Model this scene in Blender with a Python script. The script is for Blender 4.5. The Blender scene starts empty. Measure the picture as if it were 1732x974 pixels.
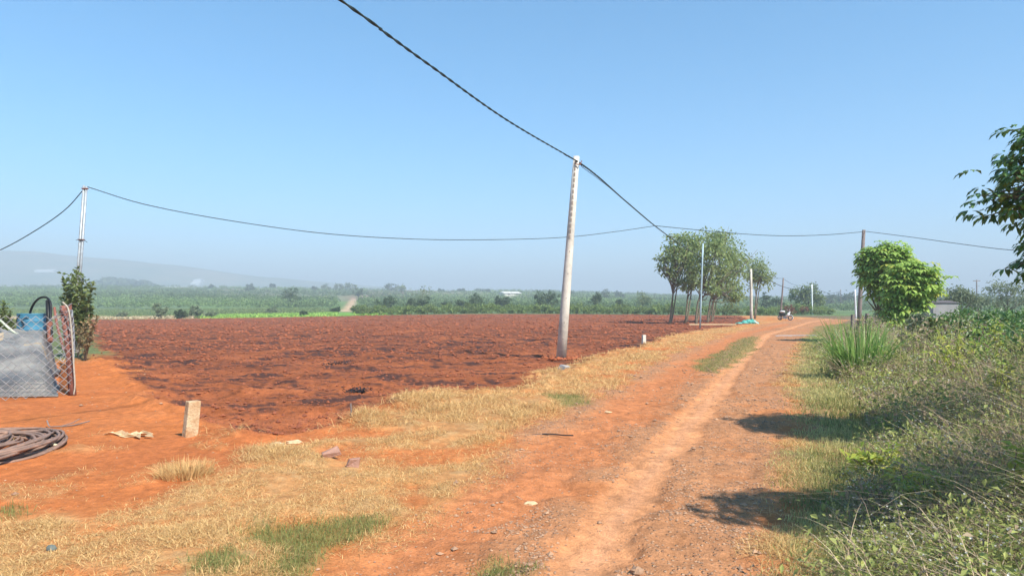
import bpy, math, random
import numpy as np
from mathutils import Vector

# ------------------------------------------------------------------ camera, world, sun, exposure
C = bpy.context.scene
F, PX0, PYH, EYE = 1128.0, 866.0, 522.0, 1.6          # focal length and principal point in photo pixels, eye height
cam_d = bpy.data.cameras.new('camera'); cam = bpy.data.objects.new('camera', cam_d)
C.collection.objects.link(cam); C.camera = cam
cam.location = (0, 0, EYE); cam.rotation_euler = (math.radians(90), 0, 0)
cam_d.sensor_width = 36; cam_d.lens = 36 * F / 1732; cam_d.shift_y = 35 / 1732
cam_d.clip_start = 0.1; cam_d.clip_end = 12000
SUN_EL, SUN_AZ = math.radians(47), math.atan2(0.68, -0.73)   # azimuth clockwise from +Y
w = bpy.data.worlds.new('World'); C.world = w; w.use_nodes = True
wn = w.node_tree.nodes; wl = w.node_tree.links
sky = wn.new('ShaderNodeTexSky'); sky.sky_type = 'NISHITA'; sky.sun_disc = False
sky.sun_elevation = SUN_EL; sky.sun_rotation = SUN_AZ; sky.altitude = 1200
sky.air_density = 1.0; sky.dust_density = 0.0; sky.ozone_density = 4.5
hs_ = wn.new('ShaderNodeHueSaturation'); hs_.inputs['Saturation'].default_value = 1.28; hs_.inputs['Hue'].default_value = .487; hs_.inputs['Value'].default_value = .97
wl.new(sky.outputs[0], hs_.inputs['Color']); wl.new(hs_.outputs[0], wn['Background'].inputs[0]); wn['Background'].inputs[1].default_value = 0.115
sl = bpy.data.lights.new('sun', 'SUN'); sl.energy = 4.3; sl.angle = math.radians(0.9); sl.color = (1, 0.95, 0.86)
so = bpy.data.objects.new('sun', sl); C.collection.objects.link(so)
sd = Vector((math.sin(SUN_AZ) * math.cos(SUN_EL), math.cos(SUN_AZ) * math.cos(SUN_EL), math.sin(SUN_EL)))
so.rotation_euler = sd.to_track_quat('Z', 'Y').to_euler()
C.view_settings.view_transform = 'Standard'; C.view_settings.look = 'None'
C.view_settings.exposure = 1.12; C.view_settings.gamma = 1; C.view_settings.use_curve_mapping = False
C.cycles.max_bounces = 5; C.cycles.diffuse_bounces = 3; C.cycles.transmission_bounces = 3
C.cycles.transparent_max_bounces = 6; C.cycles.volume_bounces = 0
C.cycles.use_denoising = True; C.cycles.use_adaptive_sampling = True; C.cycles.adaptive_threshold = 0.02
HAZE_D = 0.00105

rng = np.random.default_rng(7); random.seed(7)
PI = math.pi

# ------------------------------------------------------------------ noise and terrain
def _h(ix, iy, s):
    n = (ix.astype(np.int64) * 374761393 + iy.astype(np.int64) * 668265263 + s * 1442695041) & 0xffffffff
    n = ((n ^ (n >> 13)) * 1274126177) & 0xffffffff
    return ((n ^ (n >> 16)) & 0xffff) / 65535.0
def vnoise(x, y, s=0):
    ix, iy = np.floor(x), np.floor(y); fx, fy = x - ix, y - iy
    u, v = fx * fx * fx * (fx * (fx * 6 - 15) + 10), fy * fy * fy * (fy * (fy * 6 - 15) + 10)
    a, b, c, d = _h(ix, iy, s), _h(ix + 1, iy, s), _h(ix, iy + 1, s), _h(ix + 1, iy + 1, s)
    return (a * (1 - u) + b * u) * (1 - v) + (c * (1 - u) + d * u) * v
def fbm(x, y, o=4, s=0, g=0.5):
    x = np.asarray(x, float); y = np.asarray(y, float)
    t, a, n = 0, 1, 0
    for i in range(o):
        c_, s_ = math.cos(i * 1.3 + .4), math.sin(i * 1.3 + .4)
        t = t + a * vnoise((x * c_ - y * s_) * 2 ** i, (x * s_ + y * c_) * 2 ** i, s + i * 17); n += a; a *= g
    return t / n
def ss(a, b, x):
    t = np.clip((x - a) / (b - a), 0, 1); return t * t * (3 - 2 * t)

KY = [0, 30, 50, 70, 80, 100, 115, 160, 220, 400, 700, 1000, 4600]
KZ = {160: [0, 0, 0, 0, 0, 0, -.15, 0, 1.5, 9.4, 25, 24, 20],
      866: [0, 0, .1, .22, .3, .5, .68, 1.2, 2.0, 6.6, 20, 20, 18],
      1300: [0, 0, 0, .15, .28, .5, .5, .7, 1.4, 5, 13, 13, 12]}
def base_z(x, y):
    x = np.asarray(x, float); y = np.asarray(y, float)
    px = np.clip(PX0 + F * x / np.maximum(y, 12), 160, 1300)
    yy = np.maximum(y, 0)
    zs = {k: np.interp(yy, KY, v) for k, v in KZ.items()}
    t1 = ss(160, 866, px); t2 = ss(866, 1300, px)
    return np.where(px < 866, zs[160] * (1 - t1) + zs[866] * t1, zs[866] * (1 - t2) + zs[1300] * t2)
_Y = np.concatenate([np.linspace(1.5, 30, 800), np.geomspace(30.1, 900, 1500)])
def G(px, py):
    """world point of the ground seen at a photo pixel (nearest hit)"""
    x = (px - PX0) / F * _Y
    q = PYH + (EYE - base_z(x, _Y)) / _Y * F
    i = int(np.argmax(q <= py)) if (q <= py).any() else len(_Y) - 1
    return np.array([x[i], _Y[i]])
def P(px, py, Y):
    """world point at depth Y seen at a photo pixel"""
    return np.array([(px - PX0) / F * Y, Y, EYE + (PYH - py) / F * Y])
def XY(px, Y): return (px - PX0) / F * Y

def poly(pts): return np.array([p if len(p) == 2 and not isinstance(p, tuple) else G(*p) for p in pts])
def sdist(x, y, pl):
    """signed distance to polygon, positive inside"""
    x = np.asarray(x, float); y = np.asarray(y, float)
    d = np.full(x.shape, 1e9); ins = np.zeros(x.shape, bool)
    for i in range(len(pl)):
        a, b = pl[i], pl[(i + 1) % len(pl)]
        ex, ey = b[0] - a[0], b[1] - a[1]; wx, wy = x - a[0], y - a[1]
        t = np.clip((wx * ex + wy * ey) / (ex * ex + ey * ey + 1e-12), 0, 1)
        d = np.minimum(d, (wx - ex * t) ** 2 + (wy - ey * t) ** 2)
        c = ((a[1] > y) != (b[1] > y)) & (x < (b[0] - a[0]) * (y - a[1]) / (b[1] - a[1] + 1e-12) + a[0])
        ins ^= c
    return np.sqrt(d) * np.where(ins, 1, -1)
def ldist(x, y, pl):
    d = np.full(np.shape(x), 1e9)
    for a, b in zip(pl[:-1], pl[1:]):
        ex, ey = b[0] - a[0], b[1] - a[1]; wx, wy = x - a[0], y - a[1]
        t = np.clip((wx * ex + wy * ey) / (ex * ex + ey * ey + 1e-12), 0, 1)
        d = np.minimum(d, (wx - ex * t) ** 2 + (wy - ey * t) ** 2)
    return np.sqrt(d)

FAR_EDGE = [[XY(150, 96), 96.], [XY(400, 106), 106.], [XY(640, 114), 114.], [XY(870, 116), 116.], [XY(1100, 114), 114.], [XY(1250, 104), 104.]]
FIELD = poly(FAR_EDGE + [(1285, 547), (1255, 549), (1200, 557), (1140, 567), (1085, 587), (1010, 601), (955, 628), (880, 640), (905, 655), (880, 668),
                         (800, 668), (740, 666), (690, 675), (640, 694), (590, 718), (520, 737), (430, 745), (345, 715), (300, 690),
                         (260, 665), (205, 625), (165, 590)])
ROAD_L = [G(*p) for p in [(300, 1500), (545, 990), (700, 890), (850, 790), (862, 735), (960, 690), (1050, 648), (1130, 600), (1225, 568), (1285, 549), (1340, 541), (1400, 536)]]
ROAD_R = [G(*p) for p in [(1260, 1500), (1300, 974), (1330, 800), (1345, 700), (1330, 640), (1345, 600), (1360, 572), (1400, 552), (1440, 541), (1500, 535)]]
ROAD = np.array(ROAD_L + ROAD_R[::-1])
TRACK = np.array([G(*p) for p in [(800, 1500), (975, 974), (1095, 800), (1180, 700), (1262, 600), (1300, 565), (1370, 545), (1430, 536)]])
TRACK2 = np.array([G(*p) for p in [(380, 1500), (700, 974), (850, 840), (990, 742), (1120, 652), (1205, 592), (1262, 563), (1330, 548)]])
GREENS = [poly(p) for p in [[(415, 905), (500, 885), (600, 880), (660, 882), (625, 910), (545, 935), (515, 985), (465, 985), (480, 935), (430, 925)],
                            [(340, 962), (375, 950), (400, 962), (390, 985), (340, 985)], [(820, 966), (850, 955), (880, 968), (860, 990), (820, 985)],
                            [(0, 868), (20, 860), (40, 868), (20, 880)], [(905, 668), (990, 672), (1000, 684), (950, 690)],
                            [(1165, 618), (1225, 590), (1255, 572), (1285, 568), (1278, 590), (1245, 610), (1215, 632), (1180, 626)],
                            [(1380, 552), (1440, 545), (1470, 552), (1400, 575), (1350, 590)]]]
DIRT_L = poly([(-700, 840), (0, 868), (60, 868), (150, 858), (255, 848), (330, 812), (385, 792), (400, 762), (440, 752), (520, 740), (590, 718), (345, 700), (200, 600), (150, 560), (-400, 555), (-900, 640)])
GREY = poly([(1490, 549), (1535, 550), (1600, 590), (1625, 612), (1560, 612), (1525, 585)])
ER = np.array(ROAD_R[:9]); WY = [2, 4, 5.2, 7.6, 10.7, 15.3, 26.5, 60]; WX = [1.2, 2.05, 2.75, 4.25, 5.75, 7.3, 12.2, 30]
def weed_x(y): return np.interp(y, WY, WX)
TRAIL = poly([(577, 527), (592, 527), (602, 505), (596, 503)])

def surf(x, y):
    """masks and base colour of the ground; returns colour (n,3), bump class, height offset, dict of masks"""
    n1 = fbm(x * 1.6, y * 1.6, 4, 3); n2 = fbm(x * .35, y * .35, 4, 9); n3 = fbm(x * 5, y * 5, 3, 21)
    wob = (n1 - .5) * .9 + (n3 - .5) * .35
    sc = np.clip(y / 12, .4, 6)
    fd = sdist(x, y, FIELD) + wob * np.minimum(sc, 1.6); field = ss(-.12, .15, fd)
    rd = sdist(x, y, ROAD) + wob * np.minimum(sc, 1.5) * .8; road = ss(-.2, .3, rd)
    dl = ss(-.25, .2, sdist(x, y, DIRT_L) + wob * .5 + .08)
    xr = np.interp(y, ER[:, 1], ER[:, 0]); right = ss(-.2, .4, x - xr + wob * .6)
    near = ss(110, 96, y) * ss(-14, -11, x * 0 + x)
    far = ss(95, 116, y)
    col = np.zeros(x.shape + (3,)); 
    def mix(m, c):
        nonlocal col
        m = np.asarray(m)[..., None]; col = col * (1 - m) + np.array(c) * m
    mix(np.ones(x.shape), (.47, .15, .045))                                     # loose red earth
    mix(ss(.45, .7, n2) * .5, (.40, .12, .04)); mix(ss(.55, .75, n1) * .35, (.52, .19, .07))
    # dry grass verge
    dry = (1 - field) * (1 - road) * (1 - dl) * (1 - right)
    patchy = fbm(x * .8, y * 1.1, 4, 33); dry = dry * (.12 + .88 * ss(.40, .54, n1 * .35 + n2 * .25 + patchy * .4 + .03 * ss(14, 22, y)))
    leftpatch = ss(.58, .68, n1) * dl * .35 * ss(9.0, 7.6, y)
    dry = np.maximum(dry, leftpatch * (y > 3)); dry = dry * ss(120, 90, y) * ss(-11, -8.5, x)
    mix(dry * .6, (.48, .28, .11)); mix(dry * ss(.5, .75, n3) * .5, (.50, .34, .16))
    # road
    mix(road, (.46, .18, .068))
    t1 = ss(.34, .14, ldist(x, y, TRACK) + (n1 - .5) * .16 + (n3 - .5) * .08)
    d2 = ldist(x, y, TRACK2); t2 = ss(.75, .15, d2 + (n1 - .5) * .7)
    grav = road * (1 - t1) * (1 - t2 * .75) * ss(.33, .50, n2 * .35 + n1 * .65 + .05)
    mix(grav * .85, (.42, .20, .095)); mix(t2 * road * .8, (.47, .17, .065)); mix(t1 * road, (.56, .255, .115))
    mix(t1 * road * ss(.12, .02, ldist(x, y, TRACK)) * .4, (.60, .30, .16))
    # field
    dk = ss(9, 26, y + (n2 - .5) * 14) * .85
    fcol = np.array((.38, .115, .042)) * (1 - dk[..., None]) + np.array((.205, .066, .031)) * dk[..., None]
    st = fbm(x * .9 + y * .15, y * 2.2, 4, 41); st2 = fbm(x * 3.5, y * 7, 3, 55)
    ba = ss(.0, .3, fbm(x * .13, y * .13, 2, 77) - .26 + .12 * ss(2, -8, x)) * (1 - .6 * ss(35, 60, y))
    burnt = ss(.48, .63, st * .55 + st2 * .45) * ba * .95
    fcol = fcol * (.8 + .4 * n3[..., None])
    fcol = fcol * (1 - burnt[..., None] * .85) + np.array((.035, .028, .03)) * burnt[..., None] * .85
    orange = ss(.58, .7, fbm(x * .5, y * 1.1, 4, 61)) * .6 * (1 - burnt)
    fcol = fcol * (1 - orange[..., None]) + np.array((.44, .14, .055)) * orange[..., None]
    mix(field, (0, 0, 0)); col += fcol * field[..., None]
    # right verge
    vg = right * ss(.4, .6, n2 * .5 + n1 * .5 + .02)
    mix(right, (.36, .21, .10)); mix(vg * .6, (.17, .17, .06))
    wd = ss(0, .8, x - weed_x(y)) * ss(1, 3, y); mix(wd * right * .85, (.15, .11, .065))  # litter under the weeds, darkened to paint the shaded gaps between stems
    # green patches
    gr = np.zeros(x.shape)
    for g in GREENS: gr = np.maximum(gr, ss(-.12, .15, sdist(x, y, g) + wob * .45 * np.minimum(sc, 2)))
    gr = gr * ss(.25, .45, n3 * .5 + n1 * .5 + .1)
    mix(gr * .7, (.17, .17, .055))
    gy = ss(-.2, .3, sdist(x, y, GREY) + wob * .5); mix(gy, (.33, .30, .27))
    # far land
    px = PX0 + F * x / np.maximum(y, 12)
    pyv = PYH + (EYE - base_z(x, y)) / np.maximum(y, 12) * F
    fn = fbm(x * .012, y * .012, 4, 90); fn2 = fbm(x * .1, y * .1, 4, 95)
    fieldout = far * (1 - field)
    vegc = np.zeros(x.shape + (3,)) + np.array((.12, .19, .06))
    def vm(m, c):
        nonlocal vegc
        m = m[..., None]; vegc = vegc * (1 - m) + np.array(c) * m
    vm(ss(.45, .6, fn), (.11, .16, .07)); vm(ss(.55, .7, fn2) * .5, (.18, .22, .09))
    vm(ss(.35, .5, fbm(x * .02, y * .008, 3, 120)) * ss(300, 350, y) * .6, (.20, .17, .10))
    leftv = ss(700, 620, px)
    vm(leftv * ss(225, 205, y + (fn2 - .5) * 50), (.135, .20, .055))
    vm(leftv * ss(150, 140, y + (fn2 - .5) * 20) * ss(340, 400, px), (.15, .30, .045))
    vm(leftv * ss(130, 118, y + (fn2 - .5) * 12) * ss(350, 300, px), (.36, .30, .16))
    vm(ss(.5, .56, fbm(x * .02, y * .02, 2, 140)) * ss(300, 350, y) * ss(620, 560, px) * .6, (.09, .13, .06))
    vm(ss(-2, 1, sdist(x, y, TRAIL)), (.48, .33, .2))
    red = ss(330, 400, y) * ss(560, 620, px) * ss(860, 800, px) * ss(.52, .62, fbm(x * .02, y * .05, 3, 150))
    vm(red * .8, (.25, .14, .1))
    mix(fieldout * (1 - road), (0, 0, 0)); col += vegc * (fieldout * (1 - road))[..., None]
    outl = ss(-12, -15, x + y * 0.62 * 0) * (1 - field) * (1 - far) * ss(18, 22, y)
    mix(outl, (.13, .15, .06))
    rv = ss(6, 12, x - xr) * (1 - far) * ss(25, 32, y); mix(rv * (1 - road) * .9, (.12, .15, .055))
    # micro relief
    near_w = ss(160, 60, y)
    clod = fbm(x * 3.2, y * 3.2, 5, 201, .6) - .5
    fur = fbm(x * .7, y * 2.4, 4, 211) - .5 + .28 * np.sin((y * .93 - x * .37) * 6.6 + 3 * n2) * ss(.45, .6, fbm(x * .1, y * .2, 2, 230))
    bigp = fbm(x * .35, y * .5, 3, 215) - .5
    dz = field * (clod * .11 + fur * .11 + bigp * .16 - .03) * near_w
    dz = dz + (1 - field) * (n1 - .5) * .06 * near_w + (n3 - .5) * .03 * (1 - far)
    bank = np.exp(-(fd / .35) ** 2) * ss(3, 6, y) * ss(70, 40, y); dz = dz + bank * (.05 + .12 * (n1 - .35))
    dz = dz - t1 * road * .035 - t2 * road * .03 + (1 - field) * (1 - road) * dry * (n2 - .4) * .18 * near_w
    dz = dz + road * (n3 - .5) * .025
    return col, dz, dict(field=field, dry=dry, road=road, grav=grav, right=right, green=gr, grey=gy, weed=wd, far=far, burnt=burnt * field, dl=dl)

def gz(x, y):
    x = np.atleast_1d(np.asarray(x, float)); y = np.atleast_1d(np.asarray(y, float))
    return base_z(x, y) + surf(x, y)[1]
def gz1(x, y): return float(gz(x, y)[0])

# ------------------------------------------------------------------ mesh helpers
class MB:
    def __init__(s): s.v = []; s.f = []; s.n = 0
    def add(s, v, f, m=0):
        v = np.asarray(v, float).reshape(-1, 3)
        fs = f if isinstance(f, list) and len(f) and isinstance(f[0], np.ndarray) and f[0].ndim == 2 else [np.asarray(f)]
        for a in fs:
            if len(a): s.f.append((a.astype(np.int64) + s.n, m))
        s.v.append(v); s.n += len(v); return s
    def build(s, name, mats, parent=None, smooth=False, loc=None):
        me = bpy.data.meshes.new(name); V = np.concatenate(s.v)
        if loc is not None: V = V - np.array(loc)
        me.vertices.add(len(V)); me.vertices.foreach_set('co', V.astype(np.float32).ravel())
        loops = np.concatenate([a.ravel() for a, _ in s.f]); tot = np.concatenate([np.full(len(a), a.shape[1]) for a, _ in s.f])
        mi = np.concatenate([np.full(len(a), m) for a, m in s.f])
        me.loops.add(len(loops)); me.loops.foreach_set('vertex_index', loops.astype(np.int32))
        me.polygons.add(len(tot)); me.polygons.foreach_set('loop_start', np.concatenate([[0], np.cumsum(tot)[:-1]]).astype(np.int32))
        me.polygons.foreach_set('loop_total', tot.astype(np.int32)); me.polygons.foreach_set('material_index', mi.astype(np.int32))
        me.polygons.foreach_set('use_smooth', np.full(len(tot), smooth))
        for m in (mats if isinstance(mats, (list, tuple)) else [mats]): me.materials.append(m)
        me.update(calc_edges=True); me.validate()
        o = bpy.data.objects.new(name, me); C.collection.objects.link(o)
        if loc is not None and parent is None: o.location = loc
        if parent is not None: o.parent = parent
        return o
def tag(o, label=None, cat=None, group=None, kind=None):
    if label: o['label'] = label
    if cat: o['category'] = cat
    if group: o['group'] = group
    if kind: o['kind'] = kind
    return o
def thing(name, label, cat, loc=(0, 0, 0), group=None, rz=0):
    o = bpy.data.objects.new(name, None); C.collection.objects.link(o); o.location = tuple(float(a) for a in loc); o.rotation_euler = (0, 0, rz)
    return tag(o, label, cat, group)
def copy_tree(o, parent=None):
    c = o.copy(); C.collection.objects.link(c); c.parent = parent
    for ch in o.children: copy_tree(ch, c)
    return c

def tube(pts, r, k=8, cap=True):
    pts = np.asarray(pts, float); n = len(pts); r = np.broadcast_to(np.asarray(r, float), (n,))
    t = np.gradient(pts, axis=0); t /= np.linalg.norm(t, axis=1)[:, None] + 1e-12
    up = np.array([0, 0, 1.]) if abs(t[0][2]) < .9 else np.array([0, 1., 0])
    a = np.cross(t, up); a /= np.linalg.norm(a, axis=1)[:, None] + 1e-12; b = np.cross(t, a)
    th = np.arange(k) * 2 * PI / k
    v = pts[:, None] + r[:, None, None] * (a[:, None] * np.cos(th)[None, :, None] + b[:, None] * np.sin(th)[None, :, None])
    i = np.arange(n - 1)[:, None] * k; j = np.arange(k)[None]; j2 = (j + 1) % k
    q = np.stack([i + j, i + j2, i + k + j2, i + k + j], -1).reshape(-1, 4)
    fs = [q]
    if cap: fs += [np.arange(k)[None, ::-1].copy(), (np.arange(k) + (n - 1) * k)[None]]
    return v.reshape(-1, 3), fs
def box(cx, cy, cz, sx, sy, sz, taper=1.0, rz=0, lean=(0, 0)):
    v = np.array([[x, y, z] for z in (-.5, .5) for y in (-.5, .5) for x in (-.5, .5)])
    v[v[:, 2] > 0, :2] *= taper
    v = v * [sx, sy, sz]; h = v[:, 2] + sz / 2; c, s = math.cos(rz), math.sin(rz)
    v = np.stack([v[:, 0] * c - v[:, 1] * s + h * lean[0], v[:, 0] * s + v[:, 1] * c + h * lean[1], v[:, 2]], 1) + [cx, cy, cz]
    return v, np.array([[0, 2, 3, 1], [4, 5, 7, 6], [0, 1, 5, 4], [2, 6, 7, 3], [0, 4, 6, 2], [1, 3, 7, 5]])
def sphere(c, r, nu=12, nv=8, jit=0, seed=0, sq=(1, 1, 1)):
    R = np.random.default_rng(seed); v = [[0, 0, -1]]
    for i in range(1, nv):
        a = -PI / 2 + PI * i / nv
        v += [[math.cos(a) * math.cos(2 * PI * j / nu), math.cos(a) * math.sin(2 * PI * j / nu), math.sin(a)] for j in range(nu)]
    v.append([0, 0, 1]); v = np.array(v); v *= (1 + jit * (R.random(len(v)) - .5))[:, None]
    v = v * np.array(sq) * r + np.array(c); T = len(v) - 1
    f3 = [[0, 1 + (j + 1) % nu, 1 + j] for j in range(nu)] + [[T, 1 + (nv - 2) * nu + j, 1 + (nv - 2) * nu + (j + 1) % nu] for j in range(nu)]
    f4 = [[1 + i * nu + j, 1 + i * nu + (j + 1) % nu, 1 + (i + 1) * nu + (j + 1) % nu, 1 + (i + 1) * nu + j] for i in range(nv - 2) for j in range(nu)]
    return v, [np.array(f3), np.array(f4)]
def norm(a): return a / (np.linalg.norm(a, axis=-1, keepdims=True) + 1e-12)
def leaves(c, d, L, W, R, droop=.3, fold=.18):
    """diamond leaves: c base points, d directions (n,3), L lengths, W widths"""
    n = len(c); d = norm(d); L = np.broadcast_to(L, (n,))[:, None]; W = np.broadcast_to(W, (n,))[:, None]
    side = norm(np.cross(d, np.array([0, 0, 1.]) + .5 * R.normal(size=(n, 3)))); up = norm(np.cross(side, d))
    tip = c + d * L - np.array([0, 0, 1.]) * L * droop
    mid = c + d * L * .5 - np.array([0, 0, 1.]) * L * droop * .2
    v = np.stack([c, mid - side * W / 2 + up * W * fold, tip, mid + side * W / 2 + up * W * fold], 1).reshape(-1, 3)
    i = np.arange(n)[:, None] * 4
    return v, [np.concatenate([i + [0, 2, 1], i + [0, 3, 2]], 0)]
def blades(c, H, W, lean, R, bend=.6):
    """bent grass blades: base c, height H, width W, horizontal lean vector (n,2)"""
    n = len(c); H = np.broadcast_to(H, (n,)); W = np.broadcast_to(W, (n,))
    a = R.random(n) * 2 * PI; s = np.stack([np.cos(a), np.sin(a), 0 * a], 1) * W[:, None] / 2
    l3 = np.concatenate([lean, np.zeros((n, 1))], 1)
    la = np.linalg.norm(lean, axis=1); mid = c + l3 * .42 * H[:, None] + np.array([0, 0, 1.]) * (H * .62 * np.clip(1 - .38 * la, .22, 1))[:, None]
    tip = c + l3 * H[:, None] + np.array([0, 0, 1.]) * (H * np.clip(1 - .45 * np.linalg.norm(lean, axis=1), .15, 1))[:, None]
    v = np.stack([c - s, c + s, mid + s * .75, mid - s * .75, tip], 1).reshape(-1, 3); i = np.arange(n)[:, None] * 5
    return v, [i + [0, 1, 2, 3], i + [3, 2, 4]]
def arcs(c, H, W, lean, R, seg=5):
    n = len(c); u = np.linspace(0, 1, seg + 1)[None, :, None]; l3 = np.concatenate([lean, np.zeros((n, 1))], 1)[:, None]
    p = c[:, None] + l3 * H[:, None, None] * u ** 1.8 * .8 + np.array([0, 0, 1.]) * H[:, None, None] * (u - .42 * np.linalg.norm(lean, axis=1)[:, None, None] * u ** 2.6)
    b_ = R.random(n) * 6.28; s = np.stack([np.cos(b_), np.sin(b_), 0 * b_], 1)[:, None] * W * (1 - u ** 2 * .95) / 2
    v = np.stack([p - s, p + s], 2).reshape(-1, 3); k = (seg + 1) * 2; i = np.arange(n)[:, None] * k
    return v, [np.concatenate([i + np.array([2 * j, 2 * j + 1, 2 * j + 3, 2 * j + 2]) for j in range(seg)], 0)]
def rand_dirs(n, R, up=0.):
    d = norm(R.normal(size=(n, 3))); d[:, 2] += up; return norm(d)

# ------------------------------------------------------------------ materials
def mat(name, col, rough=.8, var=.25, scale=6., bump=0., metal=0., col2=None, spec=.3, island=0., trans=0., bscale=None):
    m = bpy.data.materials.new(name); m.use_nodes = True; N = m.node_tree.nodes; L = m.node_tree.links
    b = N['Principled BSDF']; b.inputs['Roughness'].default_value = rough; b.inputs['Metallic'].default_value = metal
    b.inputs['Specular IOR Level'].default_value = spec
    col2 = col2 or tuple(c * (1 - var) for c in col)
    mx = N.new('ShaderNodeMix'); mx.data_type = 'RGBA'; mx.inputs[6].default_value = (*col, 1); mx.inputs[7].default_value = (*col2, 1)
    tc = N.new('ShaderNodeTexCoord')
    if island > 0:
        g = N.new('ShaderNodeNewGeometry'); L.new(g.outputs['Random Per Island'], mx.inputs[0])
    else:
        nz = N.new('ShaderNodeTexNoise'); nz.inputs['Scale'].default_value = scale; nz.inputs['Detail'].default_value = 6; nz.inputs['Roughness'].default_value = .65
        L.new(tc.outputs['Object'], nz.inputs['Vector'])
        mr = N.new('ShaderNodeMapRange'); mr.inputs[1].default_value = .35; mr.inputs[2].default_value = .65
        L.new(nz.outputs[0], mr.inputs[0]); L.new(mr.outputs[0], mx.inputs[0])
    L.new(mx.outputs[2], b.inputs['Base Color'])
    if bump:
        n2 = N.new('ShaderNodeTexNoise'); n2.inputs['Scale'].default_value = bscale or scale * 5; n2.inputs['Detail'].default_value = 5
        L.new(tc.outputs['Object'], n2.inputs['Vector']); bp = N.new('ShaderNodeBump'); bp.inputs['Strength'].default_value = bump
        bp.inputs['Distance'].default_value = .02; L.new(n2.outputs[0], bp.inputs['Height']); L.new(bp.outputs[0], b.inputs['Normal'])
    if trans:
        t = N.new('ShaderNodeBsdfTranslucent'); ms = N.new('ShaderNodeMixShader'); ms.inputs[0].default_value = trans
        hs = N.new('ShaderNodeHueSaturation'); hs.inputs['Value'].default_value = 1.25; hs.inputs['Hue'].default_value = .49
        L.new(mx.outputs[2], hs.inputs['Color']); L.new(hs.outputs[0], t.inputs[0])
        L.new(b.outputs[0], ms.inputs[1]); L.new(t.outputs[0], ms.inputs[2]); L.new(ms.outputs[0], N['Material Output'].inputs[0])
    return m
M = {}
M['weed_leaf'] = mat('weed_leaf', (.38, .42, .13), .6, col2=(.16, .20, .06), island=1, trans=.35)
M['weed_pale'] = mat('weed_pale', (.48, .50, .15), .6, col2=(.28, .32, .09), island=1, trans=.35)  # paler yellow green leaves, picked per plant and by patch noise
M['weed_dry'] = mat('weed_dry', (.44, .34, .22), .8, col2=(.22, .17, .11), island=1, trans=.25)
M['plantation'] = mat('plantation', (.24, .35, .11), .7, col2=(.15, .22, .07), island=1, trans=.3)
M['plantation_dark'] = mat('plantation_dark', (.16, .225, .085), .7, col2=(.09, .14, .05), island=1, trans=.3)
M['leaf_hedge'] = mat('leaf_hedge', (.30, .38, .12), .6, col2=(.13, .19, .06), island=1, trans=.35)
M['leaf_airy'] = mat('leaf_airy', (.37, .46, .18), .6, col2=(.16, .22, .08), island=1, trans=.42)
M['leaf_dryish'] = mat('leaf_dryish', (.40, .27, .14), .7, col2=(.16, .15, .07), island=1, trans=.3)
M['bark'] = mat('bark', (.24, .19, .13), .9, .5, 9, .6)
M['bark_dark'] = mat('bark_dark', (.12, .09, .065), .9, .4, 9, .6)
M['leaf'] = mat('leaf', (.26, .31, .11), .6, col2=(.10, .145, .05), island=1, trans=.35)
M['leaf_dark'] = mat('leaf_dark', (.10, .145, .055), .55, col2=(.045, .07, .03), island=1, trans=.22)
M['leaf_pale'] = mat('leaf_pale', (.27, .31, .18), .65, col2=(.14, .18, .10), island=1, trans=.3)
M['leaf_bright'] = mat('leaf_bright', (.46, .62, .14), .5, col2=(.20, .34, .07), island=1, trans=.38)
M['leaf_yellow'] = mat('leaf_yellow', (.60, .58, .12), .5, col2=(.30, .42, .08), island=1, trans=.4)
M['leaf_gloss'] = mat('leaf_gloss', (.20, .34, .09), .4, col2=(.075, .15, .05), island=1, trans=.22, spec=.5)
M['leaf_rust'] = mat('leaf_rust', (.30, .12, .06), .8, col2=(.17, .08, .05), island=1, trans=.2)
M['straw'] = mat('straw', (.80, .56, .25), .75, col2=(.42, .25, .09), island=1, trans=.25)
M['straw_pale'] = mat('straw_pale', (.62, .52, .33), .75, col2=(.38, .28, .16), island=1, trans=.25)
M['grass_green'] = mat('grass_green', (.31, .31, .10), .6, col2=(.16, .18, .055), island=1, trans=.3)
M['grass_olive'] = mat('grass_olive', (.66, .58, .25), .65, col2=(.34, .34, .12), island=1, trans=.3)
M['blade'] = mat('blade', (.30, .44, .12), .45, col2=(.14, .26, .06), island=1, trans=.35)
M['stem_dead'] = mat('stem_dead', (.56, .44, .30), .85, col2=(.26, .17, .11), island=1)
M['flower'] = mat('flower', (.75, .74, .66), .7, col2=(.55, .52, .42), island=1, trans=.3)
M['stone'] = mat('stone', (.50, .30, .18), .9, col2=(.27, .16, .10), island=1, bump=.4, scale=20)
M['earth'] = mat('earth', (.42, .13, .05), .95, col2=(.32, .09, .04), bump=.6, scale=25)
M['clod'] = mat('clod', (.32, .10, .045), .95, col2=(.20, .065, .035), island=1, bump=.5, scale=20)
M['concrete'] = mat('concrete', (.68, .63, .54), .85, .34, 2.2, .5)
M['post_concrete'] = mat('post_concrete', (.66, .54, .34), .9, scale=6, bump=.8, col2=(.42, .23, .11), bscale=40)
M['hole_shade'] = mat('hole_shade', (.30, .26, .22), .95)  # dark tone imitating the shade inside the pole's holes
M['steel'] = mat('steel', (.42, .46, .48), .5, .3, 4, metal=.3)
M['steel_blue'] = mat('steel_blue', (.42, .55, .60), .5, .2, 3, metal=.2)
M['pole_brown'] = mat('pole_brown', (.24, .19, .17), .85, .3, 5, .4)
M['cable'] = mat('cable', (.035, .055, .055), .6, .3, 9)
M['wire'] = mat('wire', (.42, .41, .40), .5, .35, 12, metal=.5)
M['rope'] = mat('rope', (.50, .44, .35), .9, .3, 40, .4)
M['rusty'] = mat('rusty', (.30, .12, .085), .9, .45, 8, .5)
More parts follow.
